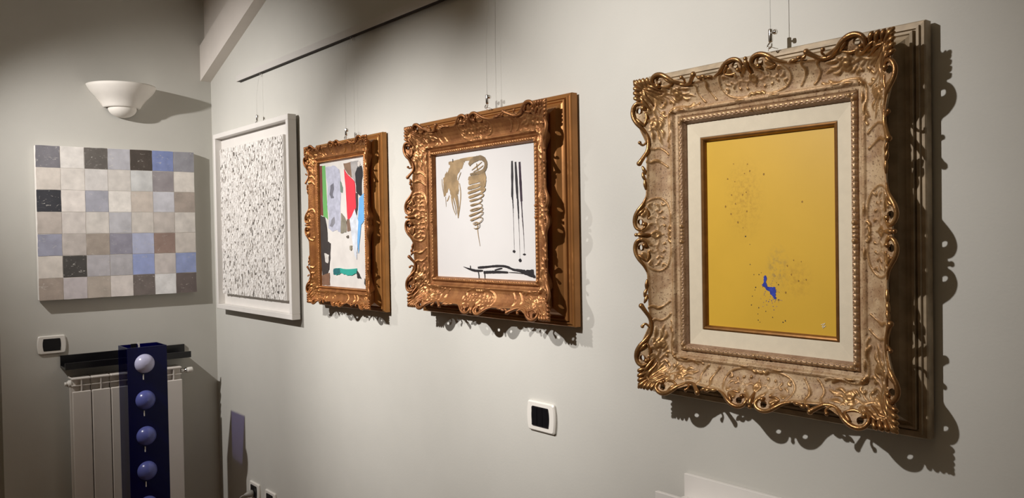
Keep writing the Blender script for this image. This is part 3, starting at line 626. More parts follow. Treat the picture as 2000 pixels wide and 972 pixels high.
# relief strokes: (list of (position, r, radius)), height factor.  'c' counts position from the corner, 'm' from mid-rail
RELIEF = [
    # cartouche around the middle of a rail
    ('m', [(70, 20, 2), (80, 32, 2.3), (82, 46, 2.3), (72, 60, 2.4), (56, 68, 2.4), (36, 71, 2.2), (18, 70, 2)]),
    ('m', [(18, 70, 3.2), (12, 66, 3.2), (7, 70, 2.6)]), ('m', [(8, 68, 3), (0, 66, 3.4)]),
    ('m', [(70, 60, 2), (66, 52, 2.6), (71, 50, 2.4)]),
    # sprig
    ('m', [(0, 22, 3.2), (0, 36, 2.6), (0, 52, 2.2)]), ('m', [(3, 34, 3.5), (7, 39, 3.2), (2, 45, 3.0)]),
    ('m', [(4, 38, 1.7), (16, 43, 1.9), (30, 39, 1.9), (46, 43, 1.7), (54, 40, 2.6)]),
    ('m', [(16, 43, 1.6), (22, 51, 1.6), (20, 56, 2.9)]), ('m', [(22, 41, 1.6), (26, 33, 1.6), (23, 29, 2.9)]),
    ('m', [(34, 40, 1.6), (40, 49, 1.6), (37, 54, 2.8)]), ('m', [(36, 40, 1.6), (41, 32, 1.6), (37, 28, 2.8)]),
    ('m', [(46, 43, 1.5), (52, 50, 2.6)]),
    # eyelet backing leaves
    ('m', [(10, 16, 4), (16, 24, 3), (24, 27, 2)]), ('m', [(44, 17, 4), (52, 22, 3), (60, 21, 2)]),
    # corner: cartouche ring, stems, leaves, flower
    ('c', [(30, 18, 3.5), (40, 24, 4), (42, 34, 3.5), (36, 40, 3)]), ('c', [(24, 24, 4.5), (34, 30, 4), (34, 36, 3.2)]),
    ('c', [(44, 40, 3.2), (58, 42, 2.8), (74, 38, 2.6), (88, 42, 2.4), (100, 44, 2.4)]),
    ('c', [(58, 42, 2.2), (66, 52, 2.4), (62, 58, 3.4)]), ('c', [(66, 41, 2.2), (78, 50, 2.2), (77, 57, 3.4)]),
    ('c', [(70, 39, 2.4), (78, 30, 2.8), (74, 25, 3.4)]), ('c', [(84, 40, 2.2), (94, 31, 2.8), (92, 26, 3)]),
    ('c', [(100, 44, 5.5), (104, 44, 5.5)]), ('c', [(97, 50, 4.2), (102, 53, 3.8)]), ('c', [(106, 51, 4.2), (111, 49, 3.8)]),
    ('c', [(96, 38, 4), (101, 35, 3.8)]), ('c', [(108, 39, 4), (113, 42, 3.6)]),
    ('c', [(112, 48, 2.2), (122, 56, 3.2), (132, 55, 2)]), ('c', [(112, 42, 2.2), (122, 46, 3), (134, 44, 1.8)]),
    ('c', [(54, 48, 3), (50, 56, 2.6), (56, 62, 2.2)]), ('c', [(48, 47, 3), (44, 55, 2.6)]),
    # acanthus fan round the mitre
    ('c', [(36, 34, 4.5), (44, 28, 4.2), (52, 26, 3), (58, 30, 2)]), ('c', [(38, 37, 4), (47, 35, 4), (56, 36, 2.4)]),
    ('c', [(40, 40, 4), (50, 44, 3.6), (60, 50, 2)]), ('c', [(44, 44, 3.6), (50, 52, 3.2), (54, 62, 2)]),
    ('c', [(30, 26, 4.5), (40, 20, 4), (50, 19, 2.6)]), ('c', [(60, 32, 2.4), (68, 30, 3.6), (76, 33, 2)]),
    ('c', [(86, 48, 2), (92, 55, 3.2), (100, 58, 2)]), ('c', [(118, 34, 2), (128, 36, 3.2), (140, 35, 1.6)]),
    ('c', [(122, 50, 2), (136, 49, 2.8), (146, 52, 1.8)]), ('c', [(78, 52, 2.2), (86, 60, 3), (84, 65, 2.2)]),
    ('c', [(116, 30, 2), (112, 34, 3), (106, 31, 2)]),
    # small husks along the inner edge
    ('c', [(98, 77, 2), (106, 75.5, 3), (114, 77, 2)]), ('m', [(30, 76, 1.6), (40, 75, 2.6), (50, 76, 1.6)]),
    ('m', [(58, 44, 1.6), (66, 42, 2.4), (70, 36, 1.6)]), ('m', [(58, 30, 2), (66, 27, 2.8), (72, 31, 1.6)]),
    # inner foot scroll beside the corner
    ('c', [(80, 77, 4), (84, 72, 3.4), (92, 70, 2.4), (110, 70, 2.4), (126, 73, 2.8), (136, 71, 3.4), (142, 67, 2.4)]),
    ('c', [(136, 71, 2.6), (148, 72, 2.4), (156, 69, 2.6)]),
    # dividing strokes between corner and middle
    ('c', [(150, 26, 2.2), (158, 34, 2.5), (156, 46, 2.3), (164, 60, 2.3), (172, 68, 2.5)]),
    ('c', [(182, 20, 3), (188, 30, 2.8), (184, 40, 3.4), (190, 52, 2.2), (200, 66, 2.4)]),
]
EDGE_C = [(0, 2), (20, 3), (46, 5), (55, 5), (61, 1), (70, -1), (80, 0), (90, 5), (102, 12), (114, 18), (128, 23), (145, 25), (158, 24)]
EDGE_M = [(98, 22), (86, 20), (72, 17), (58, 9), (46, 2), (36, -1), (26, -1), (17, 2), (10, 7), (4, 7), (0, 6)]
EYELETS = [('c', 70, 10.5), ('m', 29, 10)]


def edge_fn(L, k, kr):
    xs = [a * k for a, _ in EDGE_C if a * k < L - 100 * k] + [L - b * k for b, _ in EDGE_M]
    ys = [r for a, r in EDGE_C if a * k < L - 100 * k] + [r for _, r in EDGE_M]
    x, y = smooth_table(list(zip(xs, ys)), 600, 13)
    return lambda a: np.interp(a, x, y) * kr


def make_frame(name, label, cx, zb, Wd, Hd, rail, inset, depth, k, grid, m_carve, m_scroll, m_back, m_sight, egg=True, low=.050, plain=False):
    """all lengths in metres; ornament drawn in millimetres of the largest frame and scaled by k"""
    root = thing(name, (cx, 0, zb), label, 'painting')
    hz = Hd / 2
    A, B = (Wd / 2 - inset) * 1000, (Hd / 2 - inset) * 1000
    R = (rail - inset) * 1000
    kr = R / 107.0
    kw = depth / .100
    wm = lambda w: low * 1000 + (w - 51) * (depth - low) * 1000 / 49

    def place(side, s, r, w):
        """rail coordinates (mm) -> local coordinates (m)"""
        if side == 0:
            X, Z = s, B - r
        elif side == 1:
            X, Z = A - r, -s
        elif side == 2:
            X, Z = -s, -(B - r)
        else:
            X, Z = -(A - r), s
        return np.stack([np.asarray(X) / 1000, -np.asarray(w) / 1000, np.asarray(Z) / 1000 + hz], -1)

    def cove(r):
        return wm(np.interp(r / kr, COVE[0], COVE[1]))

    # ---- back moulding, four mitred rails
    bp = [(0, 8), (0, 27), (2, 30), (8, 31), (9, 35.5), (13.5, 36), (14.5, 31.5), (16.5, 31.5), (17.5, 41), (22, 42), (24, 38), (30, 41), (40, 52), (52, 60), (70, 62), (70, 8)]
    bp = [(a * rail / .127, b * kw) for a, b in bp]
    hw, hh = Wd * 500, Hd * 500
    for side in range(4):
        L0, o = (hw, hh) if side % 2 == 0 else (hh, hw)
        V = []
        for sg in (-1, 1):
            for r, w in bp:
                s = sg * (L0 - r)
                X, Z = [(s, o - r), (o - r, -s), (-s, -(o - r)), (-(o - r), s)][side]
                V.append((X / 1000, -w / 1000, Z / 1000 + hz))
        n = len(bp)
        mb = MB().add(V, [(i, i + 1, n + i + 1, n + i) for i in range(n - 1)] + [(n - 1, 0, n, 2 * n - 1)])
        mb.build('back_rail', m_back, root)

    for side in range(4):
        L = A if side % 2 == 0 else B
        edge = edge_fn(L, k, kr)
        # ---- carved cove as a fine relief surface
        if side < 2:
            nc = int(2 * L / grid)
            Rin = 92.0 * kr
            nr = int(Rin / grid)
            t = np.linspace(-1, 1, nc + 1)
            v = np.linspace(0, 1, nr + 1)
            re = edge(L * (1 - np.abs(t)))
            # gadrooned nibbles near the corner
            aa = L * (1 - np.abs(t))
            re = re + np.where(aa < 52 * k, 1.4 * k * np.abs(np.sin(aa / (8 * k) * math.pi)), 0)
            r = re[:, None] + (Rin - re[:, None]) * v[None, :]
            s = t[:, None] * (L - r)
            w = cove(r)
            ab = np.abs(s)
            H = np.zeros_like(r)
            for kind, pts in RELIEF:
                C = crv(pts, 7)
                if (kind == 'c' and pts[-1][0] * k > L - 84 * k) or (plain and ((kind == 'm' and pts[0][1] > 21 and pts[0][0] < 60) or 90 < pts[0][0] < 115)):
                    continue
                for px, pr, rad in C:
                    pb = (L - px * k) if kind == 'c' else px * k
                    pr_ = pr * kr
                    rd = rad * k * 1.28
                    # rows and columns near the sample only
                    d2 = (ab - pb) ** 2 + (r - pr_) ** 2
                    np.maximum(H, np.where(d2 < rd * rd, np.sqrt(np.maximum(rd * rd - d2, 0)) * 1.0, 0), out=H)
            # beaded rim along the swept edge
            H = np.maximum(H, np.sqrt(np.maximum((2.6 * k) ** 2 - (r - re[:, None] - 2.2 * k) ** 2, 0)))
            # scratched ground inside the cartouches
            cart = np.clip((80 * k - ab) / (6 * k), 0, 1) * np.clip((r / kr - 24) / 4, 0, 1) * np.clip((66 - r / kr) / 4, 0, 1)
            rough = rng.normal(0, .30 * k, r.shape) * (cart * .8 + .22)
            g = np.clip((H - 1.0 * k) / (2.2 * k), 0, 1) * .85
            g = np.maximum(g, np.clip(1 - np.abs(r / kr - 76.5) / 2.5, 0, 1) * .45)
            W_ = w + H + rough
            ring = (s, r, W_, g, re, v, nc, nr, Rin)
            if side == 0:
                cache = {}
            cache[side] = ring
        s, r, W_, g, re, v, nc, nr, Rin = cache[side % 2]
        P = place(side, s, r, W_).reshape(-1, 3)
        ii, jj = np.meshgrid(np.arange(nc), np.arange(nr), indexing='ij')
        a = (ii * (nr + 1) + jj).ravel()
        Q = np.stack([a + 1, a + nr + 2, a + nr + 1, a], 1)
        def pierced(S_, R_, rad):
            hit = np.zeros(S_.shape, bool)
            for kind, p, q in EYELETS:
                pb = (L - p * k) if kind == 'c' else p * k
                hit |= (np.abs(S_) - pb) ** 2 + (R_ - q * kr) ** 2 < (rad * k) ** 2
            return hit
        cut = pierced(s[:-1, :-1] * .5 + s[1:, 1:] * .5, r[:-1, :-1] * .5 + r[1:, 1:] * .5, 6.6)
        Q = Q[~cut.ravel()]
        # reverse side of the shell, curving back to the moulding
        nb = 20
        vb = np.linspace(0, 1, nb + 1)
        reach = 34 * kr
        rb = re[:, None] + reach * vb[None, :]
        tt = np.linspace(-1, 1, nc + 1)
        sb = tt[:, None] * (L - rb)
        wtop = wm(np.interp((re + 1) / kr, COVE[0], COVE[1]))[:, None]
        wb = (wtop - 4 * k) + (58 * kw - wtop + 4 * k) * (vb[None, :] ** 2.2)
        wb = np.minimum(wb, cove(rb) - 3.5 * k)
        Pb = place(side, sb, rb, wb).reshape(-1, 3)
        n0 = len(P)
        i2, j2 = np.meshgrid(np.arange(nc), np.arange(nb), indexing='ij')
        a2 = n0 + (i2 * (nb + 1) + j2).ravel()
        Qb = np.stack([a2, a2 + nb + 1, a2 + nb + 2, a2 + 1], 1)
        cutb = pierced(sb[:-1, :-1] * .5 + sb[1:, 1:] * .5, rb[:-1, :-1] * .5 + rb[1:, 1:] * .5, 6.8)
        Qb = Qb[~cutb.ravel()]
        e = np.arange(nc)
        Qe = np.stack([e * (nr + 1), (e + 1) * (nr + 1), n0 + (e + 1) * (nb + 1), n0 + e * (nb + 1)], 1)
        me = np_mesh('carved_rail', np.vstack([P, Pb]), np.vstack([Q, Qb, Qe]))
        at = me.attributes.new('gild', 'FLOAT', 'POINT')
        at.data.foreach_set('value', np.concatenate([g.ravel(), np.zeros(len(Pb))]).astype(np.float32))
        o = link(bpy.data.objects.new('carved_rail', me))
        me.materials.append(m_carve)
        o.parent = root

        # ---- sight moulding with its running pattern
        R0s, R1s = 88.0 * kr, 107.2 * kr
        g2 = grid * .8
        nc2 = int(2 * L / (g2 * 1.3))
        nr2 = 22
        t2 = np.linspace(-1, 1, nc2 + 1)
        r2 = np.linspace(R0s, R1s, nr2 + 1)[None, :].repeat(nc2 + 1, 0)
        s2 = t2[:, None] * (L - r2)
        w2 = wm(np.interp(r2 / kr, SIGHT[0], SIGHT[1]))
        x = r2 / kr
        inn = L - 98 * kr
        ab2 = np.abs(s2)
        if egg:
            pitch = 11.5 * k
            ph = np.abs(np.sin(math.pi * ab2 / pitch))
            band = np.clip(1 - ((x - 97.2) / 6.4) ** 2, 0, 1) ** .35
            H2_ = 3.2 * k * band * ph ** .28
            slot = np.exp(-((x - 100.4) / 1.3) ** 2) * 2.6 * k * (ph > .72)
            H2_ = H2_ - slot
            # ribs and knobs at the middle and ends
            H2_ = np.where(ab2 < 21 * k, np.where(ab2 < 12 * k, 3.8 * k * band * np.abs(np.cos(math.pi * ab2 / (8 * k))) ** .5, 0), H2_)
            for c0 in (17 * k, inn - 7 * k):
                d2 = (ab2 - c0) ** 2 + (r2 - 97.5 * kr) ** 2
                H2_ = np.maximum(H2_, np.sqrt(np.maximum((5.6 * k) ** 2 - d2, 0)) * 1.1)
        else:
            pitch = 6.5
            d2 = ((ab2 + pitch / 2) % pitch - pitch / 2) ** 2 + (r2 - 99 * kr) ** 2
            H2_ = np.sqrt(np.maximum(2.4 ** 2 - d2, 0)) * 1.2
        P2 = place(side, s2, r2, w2 + H2_).reshape(-1, 3)
        ii, jj = np.meshgrid(np.arange(nc2), np.arange(nr2), indexing='ij')
        a = (ii * (nr2 + 1) + jj).ravel()
        me = np_mesh('sight_rail', P2, np.stack([a + 1, a + nr2 + 2, a + nr2 + 1, a], 1))
        at = me.attributes.new('gild', 'FLOAT', 'POINT')
        at.data.foreach_set('value', np.clip((H2_ - .8 * k) / (4.0 * k), 0, .6).ravel().astype(np.float32))
        o = link(bpy.data.objects.new('sight_rail', me))
        me.materials.append(m_sight)
        o.parent = root

        # ---- free-standing scrolls on the swept edge
        def pt(kind, sg, p, r, up):
            s_ = sg * ((L - p * k) if kind == 'c' else p * k)
            return place(side, s_, r * kr, wm(np.interp(max(r, 0), COVE[0], COVE[1])) + up * k)

        def scroll(mb, kind, sg, pts, n=8, per=5):
            C = crv(pts, per)
            mb.tube([pt(kind, sg, a_, b_, c_) for a_, b_, c_, _ in C], C[:, 3] * k / 1000, n)

        mid = MB()
        for sg in (-1, 1):
            es = MB()
            free = (L / k - 84) - 118
            f = min(1.0, free / 140.0)
            c0 = 118
            # S stroke with its bulb, small curl above it
            scroll(es, 'c', sg, [(c0 - 6, 20, 0, 2.5), (c0 + 14 * f, 26, 0, 3.6), (c0 + 40 * f, 26, 1, 4.2), (c0 + 58 * f, 19, 2, 4.8), (c0 + 70 * f, 13, 3, 5.6)])
            es.ball(pt('c', sg, c0 + 71 * f, 12, 3), 6.4 * k / 1000)
            scroll(es, 'c', sg, [(c0 + 22 * f, 25, 1, 2.6), (c0 + 30 * f, 19, 2, 2.6), (c0 + 25 * f, 13, 2, 3.2)])
            es.ball(pt('c', sg, c0 + 24 * f, 13, 2), 4.4 * k / 1000)
            # husks leading to the middle
            scroll(es, 'c', sg, [(c0 + 78 * f, 17, 1, 2.2), (c0 + 86 * f, 20, 2, 4.2), (c0 + 96 * f, 22, 1, 2.2)])
            scroll(es, 'c', sg, [(c0 + 92 * f, 17, 1, 2.0), (c0 + 101 * f, 19, 2, 4.2), (c0 + 112 * f, 22, 1, 2.0)])
            scroll(es, 'c', sg, [(c0 + 106 * f, 21, 1, 2.0), (c0 + 118 * f, 21, 2, 3.8), (c0 + 130 * f, 22, 1, 2.4)])
            es.build('edge_scroll', m_scroll, root)
            # C scroll with an eyelet beside the middle
            scroll(mid, 'm', sg, [(86, 22, 0, 2.0), (70, 17, 1, 3.6), (56, 8, 2, 4.4), (44, 1, 3, 4.6), (30, -2, 3, 4.6), (17, 2, 3, 4.2), (11, 11, 2, 3.6), (16, 19, 1, 3.4), (26, 21, 1, 3.4)])
            mid.ball(pt('m', sg, 24, 19, 2), 5.4 * k / 1000)
            c_ = pt('m', sg, EYELETS[1][1], EYELETS[1][2], 0)
            mid.lathe([(.0068 * k, -.001 * k), (.0068 * k, .006 * k)], c_, n=16, axis='y')
            scroll(mid, 'm', sg, [(60, 20, 0, 2.4), (52, 14, 2, 3.8), (46, 8, 2, 2.8)])
            scroll(mid, 'm', sg, [(36, 24, 0, 2.2), (48, 25, 1, 3.2), (60, 22, 1, 2.0)])
        scroll(mid, 'm', 1, [(0, 2, 2, 2.6), (0, 10, 3, 5.0), (0, 20, 3, 4.2), (0, 28, 2, 2.6)])
        mid.ball(pt('m', 1, 0, 2, 3), 4.6 * k / 1000)
        mid.build('center_ornament', m_scroll, root)

    # ---- corner shells
    for cn in range(4):
        mb = MB()
        for side, sg in ((cn, 1), ((cn + 1) % 4, -1)):
            L = A if side % 2 == 0 else B

            def pt(p, r, up):
                return place(side, sg * (L - p * k), r * kr, wm(np.interp(max(r, 0), COVE[0], COVE[1])) + up * k)

            def scroll(pts, n=8, per=5):
                C = crv(pts, per)
                mb.tube([pt(a_, b_, c_) for a_, b_, c_, _ in C], C[:, 3] * k / 1000, n)
            # eyelet scroll
            scroll([(124, 24, 0, 2.2), (110, 17, 2, 4.2), (98, 8, 3, 5.0), (84, 0, 4, 5.2), (70, -2, 4, 5.0), (58, 3, 4, 4.6), (53, 12, 3, 4.0), (58, 21, 2, 3.8), (68, 23, 2, 3.6)])
            mb.ball(pt(64, 20, 3), 5.8 * k / 1000)
            mb.lathe([(.0068 * k, -.001 * k), (.0068 * k, .006 * k)], pt(EYELETS[0][1], EYELETS[0][2], 0), n=16, axis='y')
            scroll([(104, 20, 1, 2.6), (96, 14, 2, 4.0), (88, 7, 2, 2.6)])
            scroll([(76, 24, 1, 2.4), (88, 25, 1, 3.6), (102, 21, 1, 2.2)])
            # gadroons
            for i, (p, ln, rr) in enumerate(((9, 15, 4.2), (18, 20, 5.2), (28.5, 23, 5.6), (40, 22, 5.0))):
                scroll([(p - 1, 0, 0, rr * .55), (p + .5, 4, 2, rr), (p + 4, 11, 2, rr * .85), (p + 8, ln, 0, rr * .4)], 8, 4)
                if i:
                    scroll([(p - 5.2, 3, 0, 1.6), (p - 3.4, 9, 1, 2.0), (p, ln - 3, 0, 1.2)], 6, 4)
            # leaf folding over the gadroons
            scroll([(40, 16, 2, 2.4), (48, 20, 3, 4.4), (60, 26, 2, 4.0), (70, 32, 1, 2.2)])
            scroll([(26, 22, 2, 3.0), (38, 24, 2, 4.4), (50, 32, 1, 3.6), (60, 36, 0, 2.0)])
        # the tip on the mitre
        Lh = A if cn % 2 == 0 else B

        def dp(d, up):
            return place(cn, Lh - d * k, d * k, wm(np.interp(max(d, 0), COVE[0], COVE[1])) + up * k)
        for pts in ([(1, 1, 3.4), (7, 3, 5.6), (14, 3, 4.6), (24, 2, 3.0)], [(24, 2, 3.4), (32, 3, 5.0), (42, 2, 3.6), (54, 1, 2.0)]):
            C = crv(pts, 5)
            mb.tube([dp(a_, b_) for a_, b_, _ in C], C[:, 2] * k / 1000, 8)
        mb.build('corner_ornament', m_scroll, root)
    return root, hz


M_carve5 = gilt_mat('worn_gilt_cream', (.52, .37, .215), (.34, .205, .105), (.36, .195, .07), .05, .70, .6, .36, .85)
M_scroll5 = gilt_mat('bronze_gilding', (.40, .22, .085), (.27, .135, .05), (.5, .3, .12), .75, .75, .33, .3, .3)
M_sight5 = gilt_mat('worn_gilt_rose', (.36, .235, .15), (.28, .165, .10), (.45, .28, .12), .15, .7, .5, .35, .7)
M_back5 = mat('limed_wood', (.44, .34, .22), .55, 0.1, var=.35, scale=30, bump=.2, bscale=70)
M_carve3 = gilt_mat('bronze_leaf', (.33, .145, .050), (.23, .09, .030), (.42, .205, .08), .55, .70, .46, .36, .35)
M_back3 = mat('gold_lacquer', (.42, .185, .055), .36, .55, var=.25, scale=12, bump=.08, bscale=60)
M_carve2 = gilt_mat('amber_leaf', (.36, .145, .040), (.26, .095, .026), (.46, .21, .07), .6, .75, .38, .28, .3)
M_back2 = mat('amber_lacquer', (.46, .205, .055), .34, .5, var=.25, scale=12, bump=.08, bscale=60)

# yellow painting
f5, h5 = make_frame('framed_painting', 'yellow painting with a small blue splash in a large worn carved gilt frame', 3.278, 1.1725, .640, .7415, .127, .020, .100, 1.0, 1.6,
                    M_carve5, M_scroll5, M_back5, M_sight5, low=.049)
# brushwork painting
f3, h3 = make_frame('framed_painting', 'white painting of gold scribbles and black strokes in a carved bronze frame', 2.336, 1.304, .718, .611, .118, .020, .098, .93, 2.1,
                    M_carve3, M_carve3, M_back3, M_carve3, low=.051)
# collage
f2, h2 = make_frame('framed_painting', 'torn paper collage in a carved amber gold frame', 1.4725, 1.283, .515, .632, .080, .012, .078, .74, 2.4,
                    M_carve2, M_carve2, M_back2, M_carve2, egg=False, low=.051, plain=True)


def mitred_ring(parent, name, m, x0, x1, z0, z1, prof):
    """four mitred strips inside a rectangle; profile of (inset, w)"""
    for side in range(4):
        V = []
        for sg in (0, 1):
            for r, w in prof:
                a, b, c, d = x0 + r, x1 - r, z0 + r, z1 - r
                X, Z = [((a, b)[sg], d), (b, (d, c)[sg]), ((b, a)[sg], c), (a, (c, d)[sg])][side]
                V.append((X, -w, Z))
        n = len(prof)
        MB().add(V, [(i, i + 1, n + i + 1, n + i) for i in range(n - 1)]).build(name, m, parent)


# ---- yellow painting: liner, gilt fillet, panel, marks
M_liner = mat('cream_linen', (.70, .62, .47), .75, var=.05, scale=60, bump=.1, bscale=500)
M_fillet = mat('antique_gold_fillet', (.30, .14, .04), .34, .65, var=.25, scale=60)
lx, lz = .1935, .2435
mitred_ring(f5, 'liner_strip', M_liner, -lx, lx, h5 - lz, h5 + lz, [(-.004, .046), (0.0, .046), (.032, .0425), (.0335, .0405), (.0335, .034)])
mitred_ring(f5, 'gilt_fillet', M_fillet, -lx + .0335, lx - .0335, h5 - lz + .0335, h5 + lz - .0335, [(0, .036), (0, .0425), (.003, .0435), (.006, .042), (.009, .037), (.009, .030)])


def yellow_mat():
    m = mat('yellow_paint', (.67, .41, .040), .42, var=.06, scale=7)
    nt = m.node_tree
    N = nt.nodes.new
    L = nt.links.new
    b = nt.nodes['Principled BSDF']
    src = b.inputs['Base Color'].links[0].from_socket
    tc = N('ShaderNodeTexCoord')
    def blot(cx, cz, rx, rz, colr, fac, prev, nscale):
        mp = N('ShaderNodeMapping')
        mp.inputs['Location'].default_value = (-cx / rx, 0, -cz / rz)
        mp.inputs['Scale'].default_value = (1 / rx, 1, 1 / rz)
        L(tc.outputs['Object'], mp.inputs['Vector'])
        sp = N('ShaderNodeSeparateXYZ')
        L(mp.outputs[0], sp.inputs[0])
        cb = N('ShaderNodeCombineXYZ')
        L(sp.outputs['X'], cb.inputs['X'])
        L(sp.outputs['Z'], cb.inputs['Z'])
        ln = N('ShaderNodeVectorMath')
        ln.operation = 'LENGTH'
        L(cb.outputs[0], ln.inputs[0])
        n = N('ShaderNodeTexNoise')
        n.inputs['Scale'].default_value = nscale
        n.inputs['Detail'].default_value = 8
        n.inputs['Roughness'].default_value = .7
        L(tc.outputs['Object'], n.inputs['Vector'])
        r = N('ShaderNodeMapRange')
        r.inputs['From Min'].default_value = .0
        r.inputs['From Max'].default_value = 1.0
        r.inputs['To Min'].default_value = 1
        r.inputs['To Max'].default_value = 0
        L(ln.outputs['Value'], r.inputs['Value'])
        mr = N('ShaderNodeMapRange')
        mr.inputs['From Min'].default_value = .45
        mr.inputs['From Max'].default_value = .68
        L(n.outputs['Fac'], mr.inputs['Value'])
        mu = N('ShaderNodeMath')
        mu.operation = 'MULTIPLY'
        L(r.outputs[0], mu.inputs[0])
        L(mr.outputs[0], mu.inputs[1])
        m2 = N('ShaderNodeMath')
        m2.operation = 'MULTIPLY'
        m2.inputs[1].default_value = fac
        L(mu.outputs[0], m2.inputs[0])
        mx = N('ShaderNodeMix')
        mx.data_type = 'RGBA'
        L(m2.outputs[0], mx.inputs['Factor'])
        L(prev, mx.inputs['A'])
        mx.inputs['B'].default_value = (*colr, 1)
        return mx.outputs['Result']
    zc = 1.1725
    p = blot(3.3000 - 3.278, 1.470 - zc, .030, .055, (.16, .13, .09), .9, src, 95)
    p = blot(3.2230 - 3.278, 1.615 - zc, .055, .100, (.34, .17, .02), .75, p, 120)
    p = blot(3.3430 - 3.278, 1.450 - zc, .045, .050, (.34, .17, .03), .6, p, 110)
    L(p, b.inputs['Base Color'])
    return m


M_yellow = yellow_mat()
pn5 = MB().box(-lx + .036, lx - .036, -.0335, -.028, h5 - lz + .036, h5 + lz - .036).build('painting', M_yellow, f5)
M_blue = mat('ultramarine_pigment', (.03, .055, .42), .8, var=.4, scale=160)
M_speck = mat('brown_specks', (.36, .19, .022), .7, var=.3, scale=200)
M_dkspeck = mat('dark_specks', (.035, .03, .035), .7, var=.3, scale=200)
M_scratch = mat('pale_scratch', (.75, .68, .50), .7, var=.1, scale=100)
MY = -.0335
Y5 = lambda q: (q[0] + (q[0] - 4.2703) * (.04 - .0335) / (1.5263 - .04) - 3.278, q[1] + (q[1] - 1.55) * (.04 - .0335) / (1.5263 - .04) - 1.1725)


def jag(poly, amp, sub):
    out = []
    n = len(poly)
    for i in range(n):
        a, b = np.array(poly[i]), np.array(poly[(i + 1) % n])
        for j in range(sub):
            p = a + (b - a) * j / sub
            out.append(tuple(p + (rng.normal(0, amp, 2) if j else 0)))
    return out


bl = np.array([Y5(q) for q in M['blueA']])
bl = bl.mean(0) + (bl - bl.mean(0)) * .84
MB().prism(jag([tuple(q) for q in bl], .0009, 3), MY, MY - .0006).build('pigment_splash', M_blue, pn5)


def specks(name, pts, rad, m, parent, y, extra=None):
    mb = MB()
    for q in pts:
        r0 = rad * random.uniform(.6, 1.3)
        poly = [(q[0] + r0 * random.uniform(.6, 1.2) * math.cos(a), q[1] + r0 * random.uniform(.7, 1.6) * math.sin(a)) for a in np.arange(7) * 2 * math.pi / 7]
        mb.prism(poly, y, y - .0004)
    o = mb.build(name, m, parent)
    o['kind'] = 'stuff'
    return o


specks('brown_specks', [Y5(q) for q in M['specks']], .0017, M_speck, pn5, MY)
specks('dark_specks', [Y5(q) for q in M['dark']], .0011, M_dkspeck, pn5, MY)
b0 = Y5(M['blueA'][8])
specks('blue_specks', [(b0[0] - .012 + random.gauss(0, .012), b0[1] + .004 + random.gauss(0, .014)) for _ in range(60)], .0007, M_blue, pn5, MY)


def ribbon(mb, pts, wid, y, per=6, climb=0.0):
    """flat brush stroke; pts in x-z, wid at each point"""
    C = crv(np.column_stack([np.array(pts), np.broadcast_to(wid, (len(pts),))]), per)
    P, w = C[:, :2], C[:, 2]
    T = np.gradient(P, axis=0)
    T /= np.linalg.norm(T, axis=1)[:, None] + 1e-12
    Nn = np.stack([-T[:, 1], T[:, 0]], 1)
    w = w * (1 + rng.normal(0, .06, len(w)))
    a, b = P + Nn * w[:, None] / 2, P - Nn * w[:, None] / 2
    n = len(P)
    yi = [y - climb * i / n for i in range(n)]
    V = [(p[0], yi[i], p[1]) for i, p in enumerate(a)] + [(p[0], yi[i], p[1]) for i, p in enumerate(b)]
    V += [(p[0], yi[i] + .0003, p[1]) for i, p in enumerate(a)] + [(p[0], yi[i] + .0003, p[1]) for i, p in enumerate(b)]
    Fc = [(i, n + i, n + i + 1, i + 1) for i in range(n - 1)]
    Fc += [(i, i + 1, 2 * n + i + 1, 2 * n + i) for i in range(n - 1)]
    Fc += [(n + i, 3 * n + i, 3 * n + i + 1, n + i + 1) for i in range(n - 1)]
    Fc += [(0, 2 * n, 3 * n, n), (n - 1, 2 * n - 1, 4 * n - 1, 3 * n - 1)]
    return mb.add(V, Fc)


mb = MB()
sg5 = [Y5(q) for q in M['sig']]
ribbon(mb, sg5[0:2], .0011, MY - .0006)
ribbon(mb, [sg5[1], sg5[2], sg5[3]], .0010, MY - .0007)
ribbon(mb, [sg5[3], sg5[4]], .0010, MY - .0008)
mb.build('scratched_signature', M_scratch, pn5)

# ---- brushwork painting
M_paper = mat('white_board', (.57, .556, .545), .55, var=.02, scale=10)
ox, oz = .718 / 2 - .118, .611 / 2 - .118
PB = .0475
pn3 = MB().box(-ox - .004, ox + .004, -PB, -PB + .006, h3 - oz - .004, h3 + oz + .004).build('painting', M_paper, f3)
kk = (.05 - PB) / (1.5263 - .05)
P3 = lambda l: [(q[0] + (q[0] - 4.2703) * kk - 2.336, q[1] + (q[1] - 1.55) * kk - 1.304) for q in l]
M_ink = mat('black_ink', (.018, .015, .018), .5, var=.5, scale=60)
M_plum = mat('plum_ink', (.030, .014, .028), .5, var=.5, scale=60)
M_ochre = mat('gold_ochre_wash', (.34, .23, .115), .6, var=.4, scale=35)
M_ochre2 = mat('dark_ochre_wash', (.24, .165, .085), .6, var=.4, scale=35)
yy = -PB - .0004
for i, l in enumerate(M['blk']):
    mb = MB()
    ribbon(mb, P3(l), [.0075, .0100, .0085], yy - .0001 * i)
    mb.build('brush_stroke', M_plum if i == 2 else M_ink, pn3)
for i, l in enumerate(M['dry']):
    mb = MB()
    C = P3([tuple(q) for q in crv(l, 5)])
    w0 = (.0042, .0028, .0012)[i % 3]
    ribbon(mb, C, [w0 * (1 - .6 * j / len(C)) * random.uniform(.5, 1.3) for j in range(len(C))], yy - .0003 - .0001 * i, 2)
    mb.build('brush_stroke', M_plum if i > 5 else M_ink, pn3)
